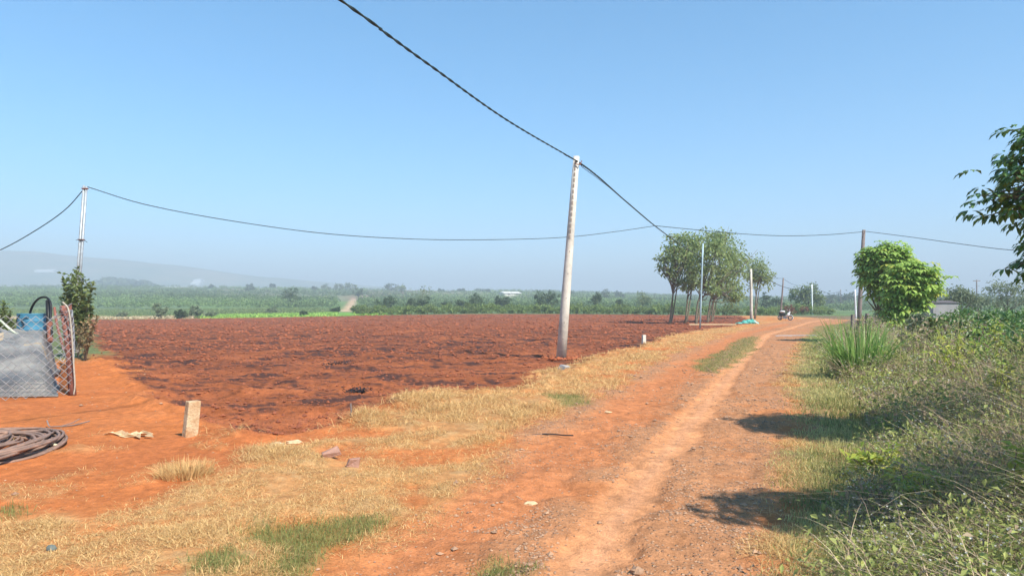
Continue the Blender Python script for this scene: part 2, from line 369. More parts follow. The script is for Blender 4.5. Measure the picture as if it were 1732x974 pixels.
M['hose'] = mat('hose', (.17, .115, .09), .6, scale=8, col2=(.34, .20, .14))
M['black'] = mat('black', (.02, .02, .022), .5, .3, 8)
M['tape'] = mat('tape', (.78, .68, .46), .6, .2, 20)
M['blue'] = mat('blue', (.06, .25, .36), .5, scale=5, col2=(.05, .15, .24), spec=.5)
M['pvc'] = mat('pvc', (.66, .72, .50), .4, .15, 6)
M['tarp'] = mat('tarp', (.29, .265, .225), .55, scale=1.6, bump=.5, col2=(.11, .105, .10), spec=.6, bscale=7)
M['tarp_dusty'] = mat('tarp_dusty', (.46, .35, .23), .7, .35, 4, .2)
M['green_net'] = mat('green_net', (.06, .33, .27), .6, scale=4, col2=(.12, .42, .36))
M['white'] = mat('white', (.75, .76, .76), .5, .08, 4)
M['roof_pale'] = mat('roof_pale', (.72, .68, .58), .6, .15, .4)
M['hut_wall'] = mat('hut_wall', (.30, .29, .29), .9, .2, 1.5, .3)
M['wall_grey'] = mat('wall_grey', (.36, .34, .33), .9, .25, 1.2, .3)
M['roof_dark'] = mat('roof_dark', (.13, .11, .11), .8, .3, 2)
M['husk'] = mat('husk', (.72, .52, .30), .8, .3, 18, .3)
M['tin'] = mat('tin', (.14, .16, .14), .6, .3, 9)
M['brick'] = mat('brick', (.44, .24, .17), .85, .3, 12, .5)
M['red_plastic'] = mat('red_plastic', (.28, .03, .03), .4, .2, 9)
M['hill'] = mat('hill', (.10, .16, .09), .9, scale=.008, col2=(.26, .24, .16))
M['tyre'] = mat('tyre', (.025, .025, .025), .8)
M['chrome'] = mat('chrome', (.6, .6, .6), .3, .1, metal=.8)

def ground_material():
    m = bpy.data.materials.new('ground'); m.use_nodes = True; N = m.node_tree.nodes; L = m.node_tree.links
    b = N['Principled BSDF']; b.inputs['Roughness'].default_value = .95; b.inputs['Specular IOR Level'].default_value = .12
    at = N.new('ShaderNodeAttribute'); at.attribute_name = 'col'
    am = N.new('ShaderNodeAttribute'); am.attribute_name = 'msk'          # r gravel, g field, b grass, a far
    sp = N.new('ShaderNodeSeparateColor'); L.new(am.outputs['Color'], sp.inputs[0])
    tc = N.new('ShaderNodeTexCoord')
    def noise(s, d=6, r=.65):
        n = N.new('ShaderNodeTexNoise'); n.inputs['Scale'].default_value = s; n.inputs['Detail'].default_value = d; n.inputs['Roughness'].default_value = r
        L.new(tc.outputs['Object'], n.inputs['Vector']); return n.outputs[0]
    def rng_(x, a, b_, c, d):
        r = N.new('ShaderNodeMapRange'); r.inputs[1].default_value = a; r.inputs[2].default_value = b_; r.inputs[3].default_value = c; r.inputs[4].default_value = d
        L.new(x, r.inputs[0]); return r.outputs[0]
    def mth(op, a, b_):
        n = N.new('ShaderNodeMath'); n.operation = op
        for i, q in enumerate((a, b_)):
            if isinstance(q, (int, float)): n.inputs[i].default_value = q
            else: L.new(q, n.inputs[i])
        return n.outputs[0]
    n1 = noise(9); n2 = noise(55, 4); n3 = noise(1.3, 5); n4 = noise(.06, 8, .7)
    k = mth('MULTIPLY', rng_(n1, .3, .7, .72, 1.28), rng_(n2, .3, .7, .82, 1.18)); k = mth('MULTIPLY', k, rng_(n3, .3, .7, .85, 1.15))
    kf = rng_(n4, .35, .65, .75, 1.25)
    mk = N.new('ShaderNodeMix'); L.new(am.outputs['Alpha'], mk.inputs[0]); L.new(k, mk.inputs[2]); L.new(mth('MULTIPLY', kf, rng_(noise(.5, 5), .3, .7, .6, 1.4)), mk.inputs[3])
    vm = N.new('ShaderNodeVectorMath'); vm.operation = 'SCALE'; L.new(at.outputs['Color'], vm.inputs[0]); L.new(mk.outputs[0], vm.inputs[3])
    # stones in the gravel
    vo = N.new('ShaderNodeTexVoronoi'); vo.inputs['Scale'].default_value = 30; L.new(tc.outputs['Object'], vo.inputs['Vector'])
    vs = N.new('ShaderNodeSeparateColor'); L.new(vo.outputs['Color'], vs.inputs[0])
    isst = mth('MULTIPLY', mth('GREATER_THAN', vs.outputs[0], .55), mth('MULTIPLY', rng_(vo.outputs['Distance'], .42, .25, 0, 1), sp.outputs[0]))
    ramp = N.new('ShaderNodeValToRGB'); L.new(vs.outputs[1], ramp.inputs[0])
    ramp.color_ramp.elements[0].color = (.26, .13, .075, 1); ramp.color_ramp.elements[1].color = (.60, .38, .24, 1)
    mx = N.new('ShaderNodeMix'); mx.data_type = 'RGBA'; L.new(mth('MULTIPLY', isst, .9), mx.inputs[0]); L.new(vm.outputs[0], mx.inputs[6]); L.new(ramp.outputs[0], mx.inputs[7])
    L.new(mx.outputs[2], b.inputs['Base Color'])
    h = mth('ADD', mth('MULTIPLY', n1, .5), mth('MULTIPLY', n2, .3)); h = mth('ADD', h, mth('MULTIPLY', isst, .35)); h = mth('ADD', h, mth('MULTIPLY', mth('MULTIPLY', noise(22, 6, .7), sp.outputs[1]), 1.4))
    bp = N.new('ShaderNodeBump'); bp.inputs['Strength'].default_value = .8; bp.inputs['Distance'].default_value = .05
    L.new(h, bp.inputs['Height']); L.new(bp.outputs[0], b.inputs['Normal'])
    return m

# ------------------------------------------------------------------ the ground: one sheet from here to the horizon
def build_ground():
    th = np.concatenate([np.linspace(-180, -54, 43)[:-1], np.linspace(-54, -41, 27)[:-1], np.linspace(-41, 41, 620), np.linspace(41, 54, 27)[1:], np.linspace(54, 180, 43)[1:-1]])
    th = np.radians(th)
    r = np.concatenate([[0.4, .9, 1.5], np.geomspace(2.1, 120, 400), np.geomspace(124, 4500, 150)])
    T, R_ = np.meshgrid(th, r); x = R_ * np.sin(T); y = R_ * np.cos(T)
    col, dz, mk = surf(x.ravel(), y.ravel())
    z = base_z(x.ravel(), y.ravel()) + dz * np.clip(1 - 0 * R_.ravel(), 0, 1)
    nr, nt = x.shape; V = np.stack([x.ravel(), y.ravel(), z], 1)
    V = np.concatenate([V, [[0, 0, 0]]]); cidx = nr * nt
    i = np.arange(nr - 1)[:, None] * nt; j = np.arange(nt)[None]; j2 = (j + 1) % nt
    q = np.stack([i + j, i + j2, i + nt + j2, i + nt + j], -1).reshape(-1, 4)
    jj = np.arange(nt); t = np.stack([jj, np.full(nt, cidx), (jj + 1) % nt], 1)
    o = MB().add(V, [q[:, ::-1].copy(), t]).build('ground', ground_material(), smooth=True)
    me = o.data
    a = me.color_attributes.new('col', 'FLOAT_COLOR', 'POINT')
    c4 = np.ones((len(V), 4)); c4[:-1, :3] = col; c4[-1, :3] = (.5, .2, .1); a.data.foreach_set('color', c4.astype(np.float32).ravel())
    a = me.color_attributes.new('msk', 'FLOAT_COLOR', 'POINT')
    m4 = np.zeros((len(V), 4)); m4[:-1, 0] = np.maximum(mk['grav'], mk['grey']); m4[:-1, 1] = mk['field']; m4[:-1, 2] = mk['dry']; m4[:-1, 3] = mk['far']
    a.data.foreach_set('color', m4.astype(np.float32).ravel())
    # faces must look up
    if me.polygons[5].normal.z < 0: me.flip_normals()
    tag(o, kind='structure')
build_ground()

# hills far behind on the left
HX = [-1400, -600, -200, 0, 60, 150, 300, 420, 500, 650, 740, 900]; HP = [446, 432, 426, 429, 432, 441, 453, 468, 476, 489, 499, 509]
def hill_z(x, y):
    px = PX0 + F * x / y; sk = np.interp(px, HX, HP)
    top = EYE + (PYH - sk) / F * 2000
    return np.where(y < 2000, ss(1150, 2000, y), ss(2900, 2000, y)) * top * (1 + .10 * (fbm(x * .004, y * .004, 4, 300) - .5) * ss(1150, 1400, y)) + 8
def build_hills():
    px = np.linspace(-1300, 880, 160); yy = np.linspace(1120, 2900, 60)
    Pm, Y = np.meshgrid(px, yy); X = (Pm - PX0) / F * Y; Z = hill_z(X, Y) - 3
    nr, nt = X.shape; i = np.arange(nr - 1)[:, None] * nt; j = np.arange(nt - 1)[None]
    q = np.stack([i + j, i + j + 1, i + nt + j + 1, i + nt + j], -1).reshape(-1, 4)
    tag(MB().add(np.stack([X.ravel(), Y.ravel(), Z.ravel()], 1), q).build('hills', M['hill'], smooth=True), kind='structure')
build_hills()

# haze
v, f = box(0, 700, 55, 9600, 8200, 280)
hz = MB().add(v, f).build('haze', []); tag(hz, kind='stuff')
hm = bpy.data.materials.new('haze'); hm.use_nodes = True; hn = hm.node_tree.nodes
for n_ in list(hn):
    if n_.type != 'OUTPUT_MATERIAL': hn.remove(n_)
pv = hn.new('ShaderNodeVolumePrincipled'); pv.inputs['Color'].default_value = (.80, .92, 1, 1); pv.inputs['Density'].default_value = HAZE_D
pv.inputs['Anisotropy'].default_value = 0
hm.node_tree.links.new(pv.outputs[0], [n_ for n_ in hn if n_.type == 'OUTPUT_MATERIAL'][0].inputs['Volume']); hz.data.materials.append(hm)

# ------------------------------------------------------------------ ground cover (uncountable)
def scatter(n, y0, y1, a0, a1, power=1.0, R=rng):
    u = R.random(n); y = np.exp(np.log(y0) + u ** power * (np.log(y1) - np.log(y0)))
    t = a0 + (a1 - a0) * R.random(n); return t * y, y
def cover():
    # dry straw on the verge
    x, y = scatter(900000, 3.2, 60, -.85, .5, 1.0); c, dz, m = surf(x, y)
    k = rng.random(len(x)) < m['dry'] * (1 - m['green']) * ss(.36, .52, fbm(x * 2.3, y * 2.3, 3, 400) + .07); x, y, dz = x[k], y[k], dz[k]
    tall = ss(.5, .72, fbm(x * .9, y * .9, 3, 410)); s = np.clip(y / 7, 1, 3.5)
    H = (.035 + .12 * tall * rng.random(len(x)) + .06 * rng.random(len(x))) * np.clip(s, 1, 1.5) * (.6 + .4 * ss(5.2, 8.5, y + .25 * x))
    an = rng.random(len(x)) * 2 * PI; ln = .5 + rng.random(len(x)) * 2.2; lean = np.stack([np.cos(an) * ln, np.sin(an) * ln], 1)
    v, f = blades(np.stack([x, y, base_z(x, y) + dz - .005], 1), H, .0047 * s, lean, rng)
    tag(MB().add(v, f).build('dry_grass', M['straw']), 'straw coloured dry grass along the left side of the dirt road', 'dry grass', kind='stuff')
    # green patches
    x, y = scatter(420000, 3.2, 60, -.85, .6, 1.0); c, dz, m = surf(x, y)
    k = rng.random(len(x)) < m['green'] * .9; x, y, dz = x[k], y[k], dz[k]; s = np.clip(y / 7, 1, 4)
    an = rng.random(len(x)) * 2 * PI; ln = rng.random(len(x)) * 1.1; lean = np.stack([np.cos(an) * ln, np.sin(an) * ln], 1)
    v, f = blades(np.stack([x, y, base_z(x, y) + dz - .004], 1), .03 + .05 * rng.random(len(x)), .0042 * s, lean, rng)
    tag(MB().add(v, f).build('green_grass', M['grass_green']), 'small patches of short green grass in the verge and the road middle', 'green grass', kind='stuff')
    # verge right of the road
    x, y = scatter(330000, 2.6, 80, .2, 1.1, 1.0); c, dz, m = surf(x, y)
    d = ss(.3, .55, fbm(x * 1.2, y * 1.2, 4, 430) + .1)
    k = (rng.random(len(x)) < m['right'] * d * (1 - m['grey'])) & (x < weed_x(y) + 2.5); x, y, dz = x[k], y[k], dz[k]; s = np.clip(y / 6, 1, 4)
    an = rng.random(len(x)) * 2 * PI; ln = rng.random(len(x)) * .9; lean = np.stack([np.cos(an) * ln, np.sin(an) * ln], 1)
    xr = np.interp(y, ER[:, 1], ER[:, 0]); H = (.05 + .20 * rng.random(len(x)) * ss(0, 1.6, x - xr))
    g = (fbm(x * .8, y * .8, 3, 440) + rng.normal(size=len(x)) * .12 + .12 * ss(0, 1.5, x - xr)) > .56
    B = MB()
    for sel, mi in ((g, 0), (~g, 1)):
        v, f = blades(np.stack([x, y, base_z(x, y) + dz - .005], 1)[sel], H[sel], (.0055 * s)[sel], lean[sel], rng); B.add(v, f, mi)
    tag(B.build('verge_grass', [M['grass_green'], M['grass_olive']]), 'green and yellowish grass on the right side of the dirt road', 'verge grass', kind='stuff')
    # pebbles on the road
    ico = np.array([[0, 0, 1], [.9, 0, .1], [.2, .9, 0], [-.8, .5, .15], [-.7, -.6, 0], [.3, -.9, .1], [0, 0, -.7]])
    fa = np.array([[0, 1, 2], [0, 2, 3], [0, 3, 4], [0, 4, 5], [0, 5, 1], [6, 2, 1], [6, 3, 2], [6, 4, 3], [6, 5, 4], [6, 1, 5]])
    def stones(x, y, z, r, flat):
        n = len(x); a = rng.random(n) * 2 * PI; ca, sa = np.cos(a)[:, None], np.sin(a)[:, None]
        J = ico[None] * (1 + .6 * (rng.random((n, 7, 3)) - .5)); J[..., 2] *= flat
        X = J[..., 0] * ca - J[..., 1] * sa; Y = J[..., 0] * sa + J[..., 1] * ca
        V = np.stack([X, Y, J[..., 2]], -1) * r[:, None, None] + np.stack([x, y, z], 1)[:, None]
        return V.reshape(-1, 3), [(fa[None] + np.arange(n)[:, None, None] * 7).reshape(-1, 3)]
    x, y = scatter(170000, 3.2, 40, -.8, .5); c, dz, m = surf(x, y)
    k = rng.random(len(x)) < m['grav'] * ss(.3, .6, fbm(x * 1.5, y * 1.5, 3, 460)) * .8 + m['road'] * .035 + m['dl'] * .012; x, y, dz = x[k], y[k], dz[k]
    r = (.004 + .011 * rng.random(len(x)) ** 2.5 + .016 * (rng.random(len(x)) > .985)) * np.clip(y / 8, 1, 2)
    v, f = stones(x, y, base_z(x, y) + dz + r * .2, r, .6)
    tag(MB().add(v, f).build('road_gravel', M['stone']), 'loose brown and grey stones scattered on the dirt road', 'gravel', kind='stuff')
    # clods in the field
    x, y = scatter(90000, 6, 115, -.75, .35, .8); c, dz, m = surf(x, y)
    k = rng.random(len(x)) < m['field'] * .25; x, y, dz = x[k], y[k], dz[k]
    r = (.012 + .04 * rng.random(len(x)) ** 3) * np.clip(y / 14, 1, 3.5)
    v, f = stones(x, y, base_z(x, y) + dz + r * .15, r, .8)
    tag(MB().add(v, f).build('soil_clods', M['clod']), 'dark red clods of earth on the burnt ploughed field', 'clods', kind='stuff')
cover()

# ------------------------------------------------------------------ weeds right of the road
def weeds():
    B = MB(); R = rng
    x, y = scatter(9000, 2.4, 34, .3, 1.3, .9, R); c, dz, m = surf(x, y)
    dx = x - weed_x(y)
    k = (dx > -.1) & (R.random(len(x)) > m['grey'] * .95) & ((x / y < .72) | (y < 12)); x, y, dz, dx = x[k], y[k], dz[k], dx[k]
    h = (.18 + .45 * np.clip(dx, 0, 2.3) + .35 * (fbm(x, y, 2, 500) - .45)) * (.55 + .75 * R.random(len(x)))
    h = np.clip(h, .12, 1.35) * (.6 + .8 * fbm(x * 1.3, y * 1.3, 3, 540))
    base = np.stack([x, y, base_z(x, y) + dz], 1); n = len(x)
    # stems: a few per plant, as thin blades (green and dead)
    rep = 9; bs = np.repeat(base, rep, 0) + np.concatenate([R.normal(size=(n * rep, 2)) * .05, np.zeros((n * rep, 1))], 1)
    hh = np.repeat(h, rep) * (.6 + .5 * R.random(n * rep)); a = R.random(n * rep) * 2 * PI; l = R.random(n * rep) ** .7 * 1.5
    lean = np.stack([np.cos(a) * l, np.sin(a) * l], 1)
    dead = R.random(n * rep) < .6; s = np.clip(bs[:, 1] / 6, 1, 3)
    v, f = blades(bs[dead], hh[dead], (.006 * s)[dead], lean[dead], R); B.add(v, f, 1)
    v, f = blades(bs[~dead], hh[~dead], (.007 * s)[~dead], lean[~dead], R); B.add(v, f, 0)
    # leaves
    rl = 23; i = np.repeat(np.arange(n), rl); t = .12 + .88 * R.random(n * rl)
    c = base[i] + np.concatenate([R.normal(size=(n * rl, 2)) * .11 * (.5 + t[:, None]), (h[i] * t * .95)[:, None]], 1)
    d = rand_dirs(len(c), R, .25); sc = np.clip(c[:, 1] / 6, 1, 2.6)
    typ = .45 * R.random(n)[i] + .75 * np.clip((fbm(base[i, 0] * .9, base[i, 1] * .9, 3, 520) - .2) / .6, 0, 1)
    paler = typ > .84; dr = typ < .53; mid = ~(paler | dr)
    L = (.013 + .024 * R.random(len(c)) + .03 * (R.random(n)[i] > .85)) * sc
    for sel, mi in ((mid, 2), (paler, 3), (dr, 4)):
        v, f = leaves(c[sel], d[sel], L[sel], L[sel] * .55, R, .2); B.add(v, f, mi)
    # little white flowers
    k = R.random(n) < .3 * ss(.4, .6, fbm(x * .8, y * .8, 2, 530)); fl = np.repeat(base[k], 3, 0); hf = np.repeat(h[k], 3)
    fl = fl + np.concatenate([R.normal(size=(len(fl), 2)) * .10, (hf * (.85 + .25 * R.random(len(fl))))[:, None]], 1)
    for q in range(3):
        d = rand_dirs(len(fl), R, 1.2); s = np.clip(fl[:, 1] / 6, 1, 2)
        v, f = leaves(fl, d, .012 * s, .011 * s, R, 0); B.add(v, f, 5)
    # long dead canes leaning through the weeds
    k = R.random(n) < .7; cb = base[k]; m_ = len(cb); a = R.normal(size=m_) * 1.2 + 2.4; l = .6 + R.random(m_) * .9
    v, f = arcs(cb, (h[k] * (1.0 + .8 * R.random(m_))), .0065, np.stack([np.cos(a) * l, np.sin(a) * l], 1), R); B.add(v, f, 1)
    tag(B.build('roadside_weeds', [M['grass_olive'], M['stem_dead'], M['weed_leaf'], M['weed_pale'], M['weed_dry'], M['flower']]),
        'tangled green and brown weeds with tiny white flowers right of the road', 'weeds', kind='stuff')
weeds()

# ------------------------------------------------------------------ trees and plants
def crown_arrays(blobs, n, L, W, R, droop=.3, up=.2, clump=.22, shell=.55):
    """blobs: list of (cx,cy,cz,rx,ry,rz). leaves gathered in clumps near the blob surfaces"""
    vol = np.array([b[3] * b[4] * b[5] for b in blobs]) ** .8; vol = vol / vol.sum(); out = MB()
    for b, q in zip(blobs, vol):
        nl = max(30, int(n * q)); nc = max(6, nl // 26)
        d = rand_dirs(nc, R); rr = (shell + (1 - shell) * R.random(nc)) * (.82 + .36 * R.random(nc))
        cc = np.array(b[:3]) + d * rr[:, None] * np.array(b[3:6])
        i = R.integers(0, nc, nl); mr = (b[3] + b[4] + b[5]) / 3
        c = cc[i] + R.normal(size=(nl, 3)) * mr * clump * np.array([1, 1, .65])
        dd = norm(d[i] * .5 + rand_dirs(nl, R, up))
        l = L * (.6 + .8 * R.random(nl)); v, f = leaves(c, dd, l, l * W, R, droop); out.add(v, f)
    return out
def limbs(base, blobs, r0, R, k=7, extra=2, bend=.12):
    B = MB(); base = np.array(base, float)
    top = np.mean([b[:3] for b in blobs], 0); fork = base + (top - base) * .42
    mid = (base + fork) / 2 + R.normal(size=3) * np.array([1, 1, 0]) * bend
    v, f = tube([base - [0, 0, .1], base + [0, 0, .05], mid, fork], [r0 * 1.25, r0, r0 * .85, r0 * .75], k); B.add(v, f)
    for b in blobs:
        for e in range(extra):
            tgt = np.array(b[:3]) + R.normal(size=3) * np.array(b[3:6]) * .4
            m_ = (fork + tgt) / 2 + R.normal(size=3) * bend * 1.5
            v, f = tube([fork - (fork - mid) * .08, m_, tgt], [r0 * .6, r0 * .38, r0 * .12], 5); B.add(v, f)
    return B
def tree(name, label, cat, base, blobs, r0, n, L, W=.5, leaf='leaf', bark='bark', group=None, seed=0, droop=.3, extra=2, trunk=None, **kw):
    R = np.random.default_rng(seed + 1000); base = np.array(base, float)
    t = thing(name, label, cat, base, group)
    rel = [tuple(np.array(b[:3]) - base) + tuple(b[3:]) for b in blobs]
    (trunk or limbs((0, 0, 0), rel, r0, R, extra=extra)).build('trunk', M[bark], t, smooth=True)
    crown_arrays(rel, n, L, W, R, droop, **kw).build('crown', M[leaf], t)
    return t
def bl(px, py, Y, rx, ry, dy=1.0):
    """a crown blob whose middle is seen at (px,py) with radii in photo pixels at depth Y"""
    p = P(px, py, Y); s = Y / F; return (p[0], p[1], p[2], rx * s, rx * s * dy, ry * s)
def at(px, Y, dz=0): x = XY(px, Y); return (x, Y, gz1(x, Y) + dz)

# the grove beyond the field's right end
gl = 'tall loose trees at the right end of the red field'
GT = [((1131, 64), [bl(1140, 430, 64, 26, 30), bl(1128, 455, 64, 16, 22), bl(1148, 405, 64, 18, 14), bl(1150, 478, 64, 20, 16), bl(1160, 440, 64, 20, 22), bl(1120, 440, 64, 12, 16)], [(1134, 540), (1138, 500), (1142, 455), (1146, 415)], 'leftmost tree of the grove, slender leaning trunk and thin crown over the red soil'),
      ((1157, 66), [bl(1175, 415, 66, 30, 22), bl(1168, 445, 66, 26, 26), bl(1178, 480, 66, 22, 16)], [(1160, 540), (1163, 505), (1167, 460), (1172, 420)], 'second tree of the grove with a pale forked trunk, left of the blue steel pole'),
      ((1177, 62), [bl(1205, 420, 62, 32, 24), bl(1195, 455, 62, 30, 28), bl(1208, 488, 62, 22, 16)], [(1177, 540), (1180, 512), (1190, 485), (1196, 440)], 'grove tree with crooked stem seen just behind the blue steel pole'),
      ((1196, 68), [bl(1232, 432, 68, 30, 26), bl(1222, 470, 68, 28, 26), bl(1240, 505, 68, 16, 14)], [(1197, 540), (1201, 510), (1210, 480), (1224, 445)], 'grove tree with twin dark trunks and dense crown, right of the blue steel pole'),
      ((1203, 72), [bl(1245, 455, 72, 22, 28), bl(1236, 495, 72, 22, 20), bl(1215, 400, 72, 26, 14)], [(1204, 540), (1207, 510), (1222, 490), (1240, 462)], 'grove tree whose low branches droop towards the concrete pole beside the green net'),
      ((1277, 84), [bl(1284, 455, 84, 20, 22), bl(1294, 475, 84, 14, 16), bl(1272, 470, 84, 14, 18)], [(1277, 530), (1279, 500), (1283, 465), (1286, 445)], 'smaller airy tree just behind the concrete pole beside the green net')]
for i, ((px, Y), blobs, tr, lab) in enumerate(GT):
    b = np.array(at(px, Y)); pts = [b - [0, 0, .15]] + [P(a, c_, Y) for a, c_ in tr]; pts = np.array(pts) - b
    B = MB(); v, f = tube(pts, np.linspace(.12, .04, len(pts)), 7); B.add(v, f)
    q = pts + np.array([.35, .3, 0]) * np.linspace(.1, 2.0, len(pts))[:, None]; v, f = tube(q, np.linspace(.085, .03, len(pts)), 6); B.add(v, f)
    R = np.random.default_rng(i)
    for bb in blobs:
        for e in range(5):
            tg = np.array(bb[:3]) - b + R.normal(size=3) * np.array(bb[3:6]) * .55; s_ = pts[2] + (pts[3] - pts[2]) * R.random()
            v, f = tube([s_, (s_ + tg) / 2 + R.normal(size=3) * .25, tg], [.06, .04, .012], 5); B.add(v, f)
    tree('field_tree', lab, 'tree', b, blobs, .15, 2000, .34, .45, 'leaf_airy', 'bark', gl, seed=i, trunk=B, clump=.26, shell=.15)

# mid-distance fruit trees behind the field: (px, py_top, Y, radius px, leaf, label)
mid = [(655, 503, 150, 17, 'leaf_dark', 'round dark fruit tree behind the field, below the rounded bluish ridge tree'),
       (693, 506, 152, 13, 'leaf_dark', 'left one of two touching dark fruit trees below the pale feathery tree'),
       (718, 504, 150, 15, 'leaf_dark', 'right one of two touching dark fruit trees below the pale feathery tree'),
       (754, 511, 165, 9, 'leaf_dark', 'small low fruit tree between the paired trees and the dark clump'),
       (781, 508, 160, 9, 'leaf_dark', 'small fruit tree just left of the largest dark tree behind the field'),
       (801, 498, 155, 17, 'leaf_dark', 'large rounded dark fruit tree left of the pale roofed shed'),
       (842, 503, 170, 9, 'leaf_dark', 'narrow dark tree below the pale roofed shed, left of its twin'),
       (857, 502, 170, 9, 'leaf_dark', 'narrow dark tree below the pale roofed shed, right of its twin'),
       (912, 496, 160, 15, 'leaf_dark', 'dark bushy tree left of the leaning concrete pole'),
       (934, 493, 160, 15, 'leaf_dark', 'taller dark bushy tree close against the left side of the leaning concrete pole'),
       (1005, 496, 160, 11, 'leaf_dark', 'rounded tree right of the leaning concrete pole behind the coffee hedge'),
       (1048, 508, 165, 9, 'leaf_dark', 'low dark tree between the rounded tree and the broad grey green one'),
       (1090, 497, 150, 17, 'leaf_pale', 'broad grey green tree behind the hedge, left of the grove'),
       (1297, 496, 170, 12, 'leaf_dark', 'pointed dark tree seen between the grove and the brown slanting pole'),
       (1316, 503, 175, 10, 'leaf_dark', 'squat green tree against the brown slanting pole'),
       (492, 485, 230, 15, 'leaf_dark', 'lone round dark tree amid the coffee slope on the left'),
       (270, 516, 108, 11, 'leaf_pale', 'feathery upright shrub at the far left edge of the red field'),
       (306, 525, 104, 9, 'leaf_dark', 'round dark shrub on the far edge of the red field'),
       (334, 519, 118, 12, 'leaf_pale', 'pale feathery shrub right of the round dark shrub'),
       (358, 528, 116, 11, 'leaf_pale', 'low spreading grey green shrub by the bright green plot'),
       (205, 528, 120, 9, 'leaf_pale', 'low grey shrub on the pale strip at far left'),
       (515, 529, 118, 6, 'leaf_dark', 'small dark bush on the edge of the bright green plot'),
       (455, 520, 150, 13, 'leaf_pale', 'wide grey bush at the back of the bright green plot'),
       (567, 521, 150, 9, 'leaf_dark', 'dark bush left of the sandy trail'),
       (606, 519, 140, 12, 'leaf', 'green bush right of the sandy trail')]
for i, (px, pt, Y, r, lf, lab) in enumerate(mid):
    b = np.array(at(px, Y)); zt = P(px, pt, Y)[2]; h = max(zt - b[2], .8); s = Y / F; rr = r * s
    R = np.random.default_rng(50 + i); blobs = []
    for k in range(4):
        a = R.random() * 6.28; blobs.append((b[0] + math.cos(a) * rr * .4, b[1] + math.sin(a) * rr * .4, b[2] + h * (.45 + .13 * k) , rr * (.75 - .08 * k), rr * .7, h * .26))
    tree('fruit_tree' if h > 1.9 else 'shrub', lab, 'tree' if h > 1.9 else 'shrub', b, blobs, .09, 900, .34 * (Y / 150) ** .5, .6, lf, 'bark_dark', 'trees and shrubs beyond the red field', seed=60 + i, extra=1)

# pale feathery tall tree
b = np.array(at(714, 190)); tree('feathery_tree', 'tall pale feathery tree rising behind the two touching dark fruit trees', 'tree', b,
     [bl(712, 500, 190, 20, 12), bl(718, 489, 190, 10, 7), bl(702, 508, 190, 12, 9)], .14, 800, .45, .35, 'leaf_pale', 'bark', seed=90, shell=.2)
# ridge trees
ridge = [(662, 480, 620, 12, 'leaf_dark', 'big rounded bluish tree on the ridge'), (679, 481, 560, 9, 'leaf', 'green tree on the ridge touching the big rounded one'),
         (746, 491, 640, 5, 'leaf_dark', 'small ridge tree left of the pair above the fruit trees'), (781, 489, 650, 6, 'leaf_dark', 'small dome shaped tree on the ridge above the largest dark fruit tree'),
         (811, 489, 660, 9, 'leaf_dark', 'ridge tree left of the pale roofed shed, beside a flatter one'), (824, 491, 640, 6, 'leaf_dark', 'flatter ridge tree next to the pale roofed shed'),
         (1026, 488, 420, 8, 'leaf_dark', 'upright bluish tree standing above the coffee slope, right of the leaning pole'), (1047, 492, 460, 8, 'leaf_dark', 'round bluish tree right of the upright one on the slope'),
         (357, 481, 640, 3, 'leaf_dark', 'lonely tiny tree on the left skyline, the leftmost'), (423, 478, 660, 5, 'leaf_dark', 'tiny flat topped tree on the left skyline'),
         (461, 480, 660, 4, 'leaf_dark', 'tiny tree on the skyline above the lone round tree'), (422, 485, 520, 6, 'leaf_dark', 'dark tree just below the tiny flat topped one'),
         (533, 484, 600, 5, 'leaf_dark', 'ridge tree at the left end of the thin row'), (552, 480, 620, 7, 'leaf_pale', 'thin crowned ridge tree, second of the thin row'),
         (572, 480, 620, 7, 'leaf_pale', 'thin crowned ridge tree, third of the thin row'), (592, 478, 600, 10, 'leaf_pale', 'broad bare looking ridge tree above the sandy trail'),
         (606, 487, 420, 8, 'leaf_dark', 'dark tree on the slope right above the sandy trail'), (1406, 499, 330, 11, 'leaf_dark', 'bluish tree behind the road bend, left of the far thin pole'),
         (1428, 498, 340, 12, 'leaf_dark', 'bluish tree directly under the far thin pole'), (1440, 494, 360, 8, 'leaf_dark', 'bluish tree left of the wooden pole with the cable'),
         (1388, 504, 330, 10, 'leaf_dark', 'low bluish tree beyond the white pole by the road bend'), (1250, 500, 420, 9, 'leaf_dark', 'hazy tree seen under the grove'),
         (1160, 503, 400, 12, 'leaf_dark', 'hazy tree seen between the grove trunks'), (1125, 505, 380, 10, 'leaf_dark', 'hazy tree left of the grove on the slope'),
         (965, 497, 520, 8, 'leaf_dark', 'hazy ridge tree right behind the leaning concrete pole'), (1343, 500, 380, 8, 'leaf_dark', 'bluish tree above the motorbike')]
for i, (px, pt, Y, r, lf, lab) in enumerate(ridge):
    b = np.array(at(px, Y)); zt = P(px, pt, Y)[2]; h = max(zt - b[2], 2.5); rr = r * Y / F
    blobs = [(b[0], b[1], b[2] + h * .62, rr, rr, h * .36), (b[0] + rr * .4, b[1], b[2] + h * .4, rr * .7, rr * .7, h * .28), (b[0] - rr * .45, b[1], b[2] + h * .45, rr * .6, rr * .6, h * .3)]
    tree('ridge_tree', lab, 'tree', b, blobs, .25, 420, 1.0 * (Y / 500), .7, lf, 'bark_dark', 'far trees on the ridge and slopes', seed=130 + i, extra=1)

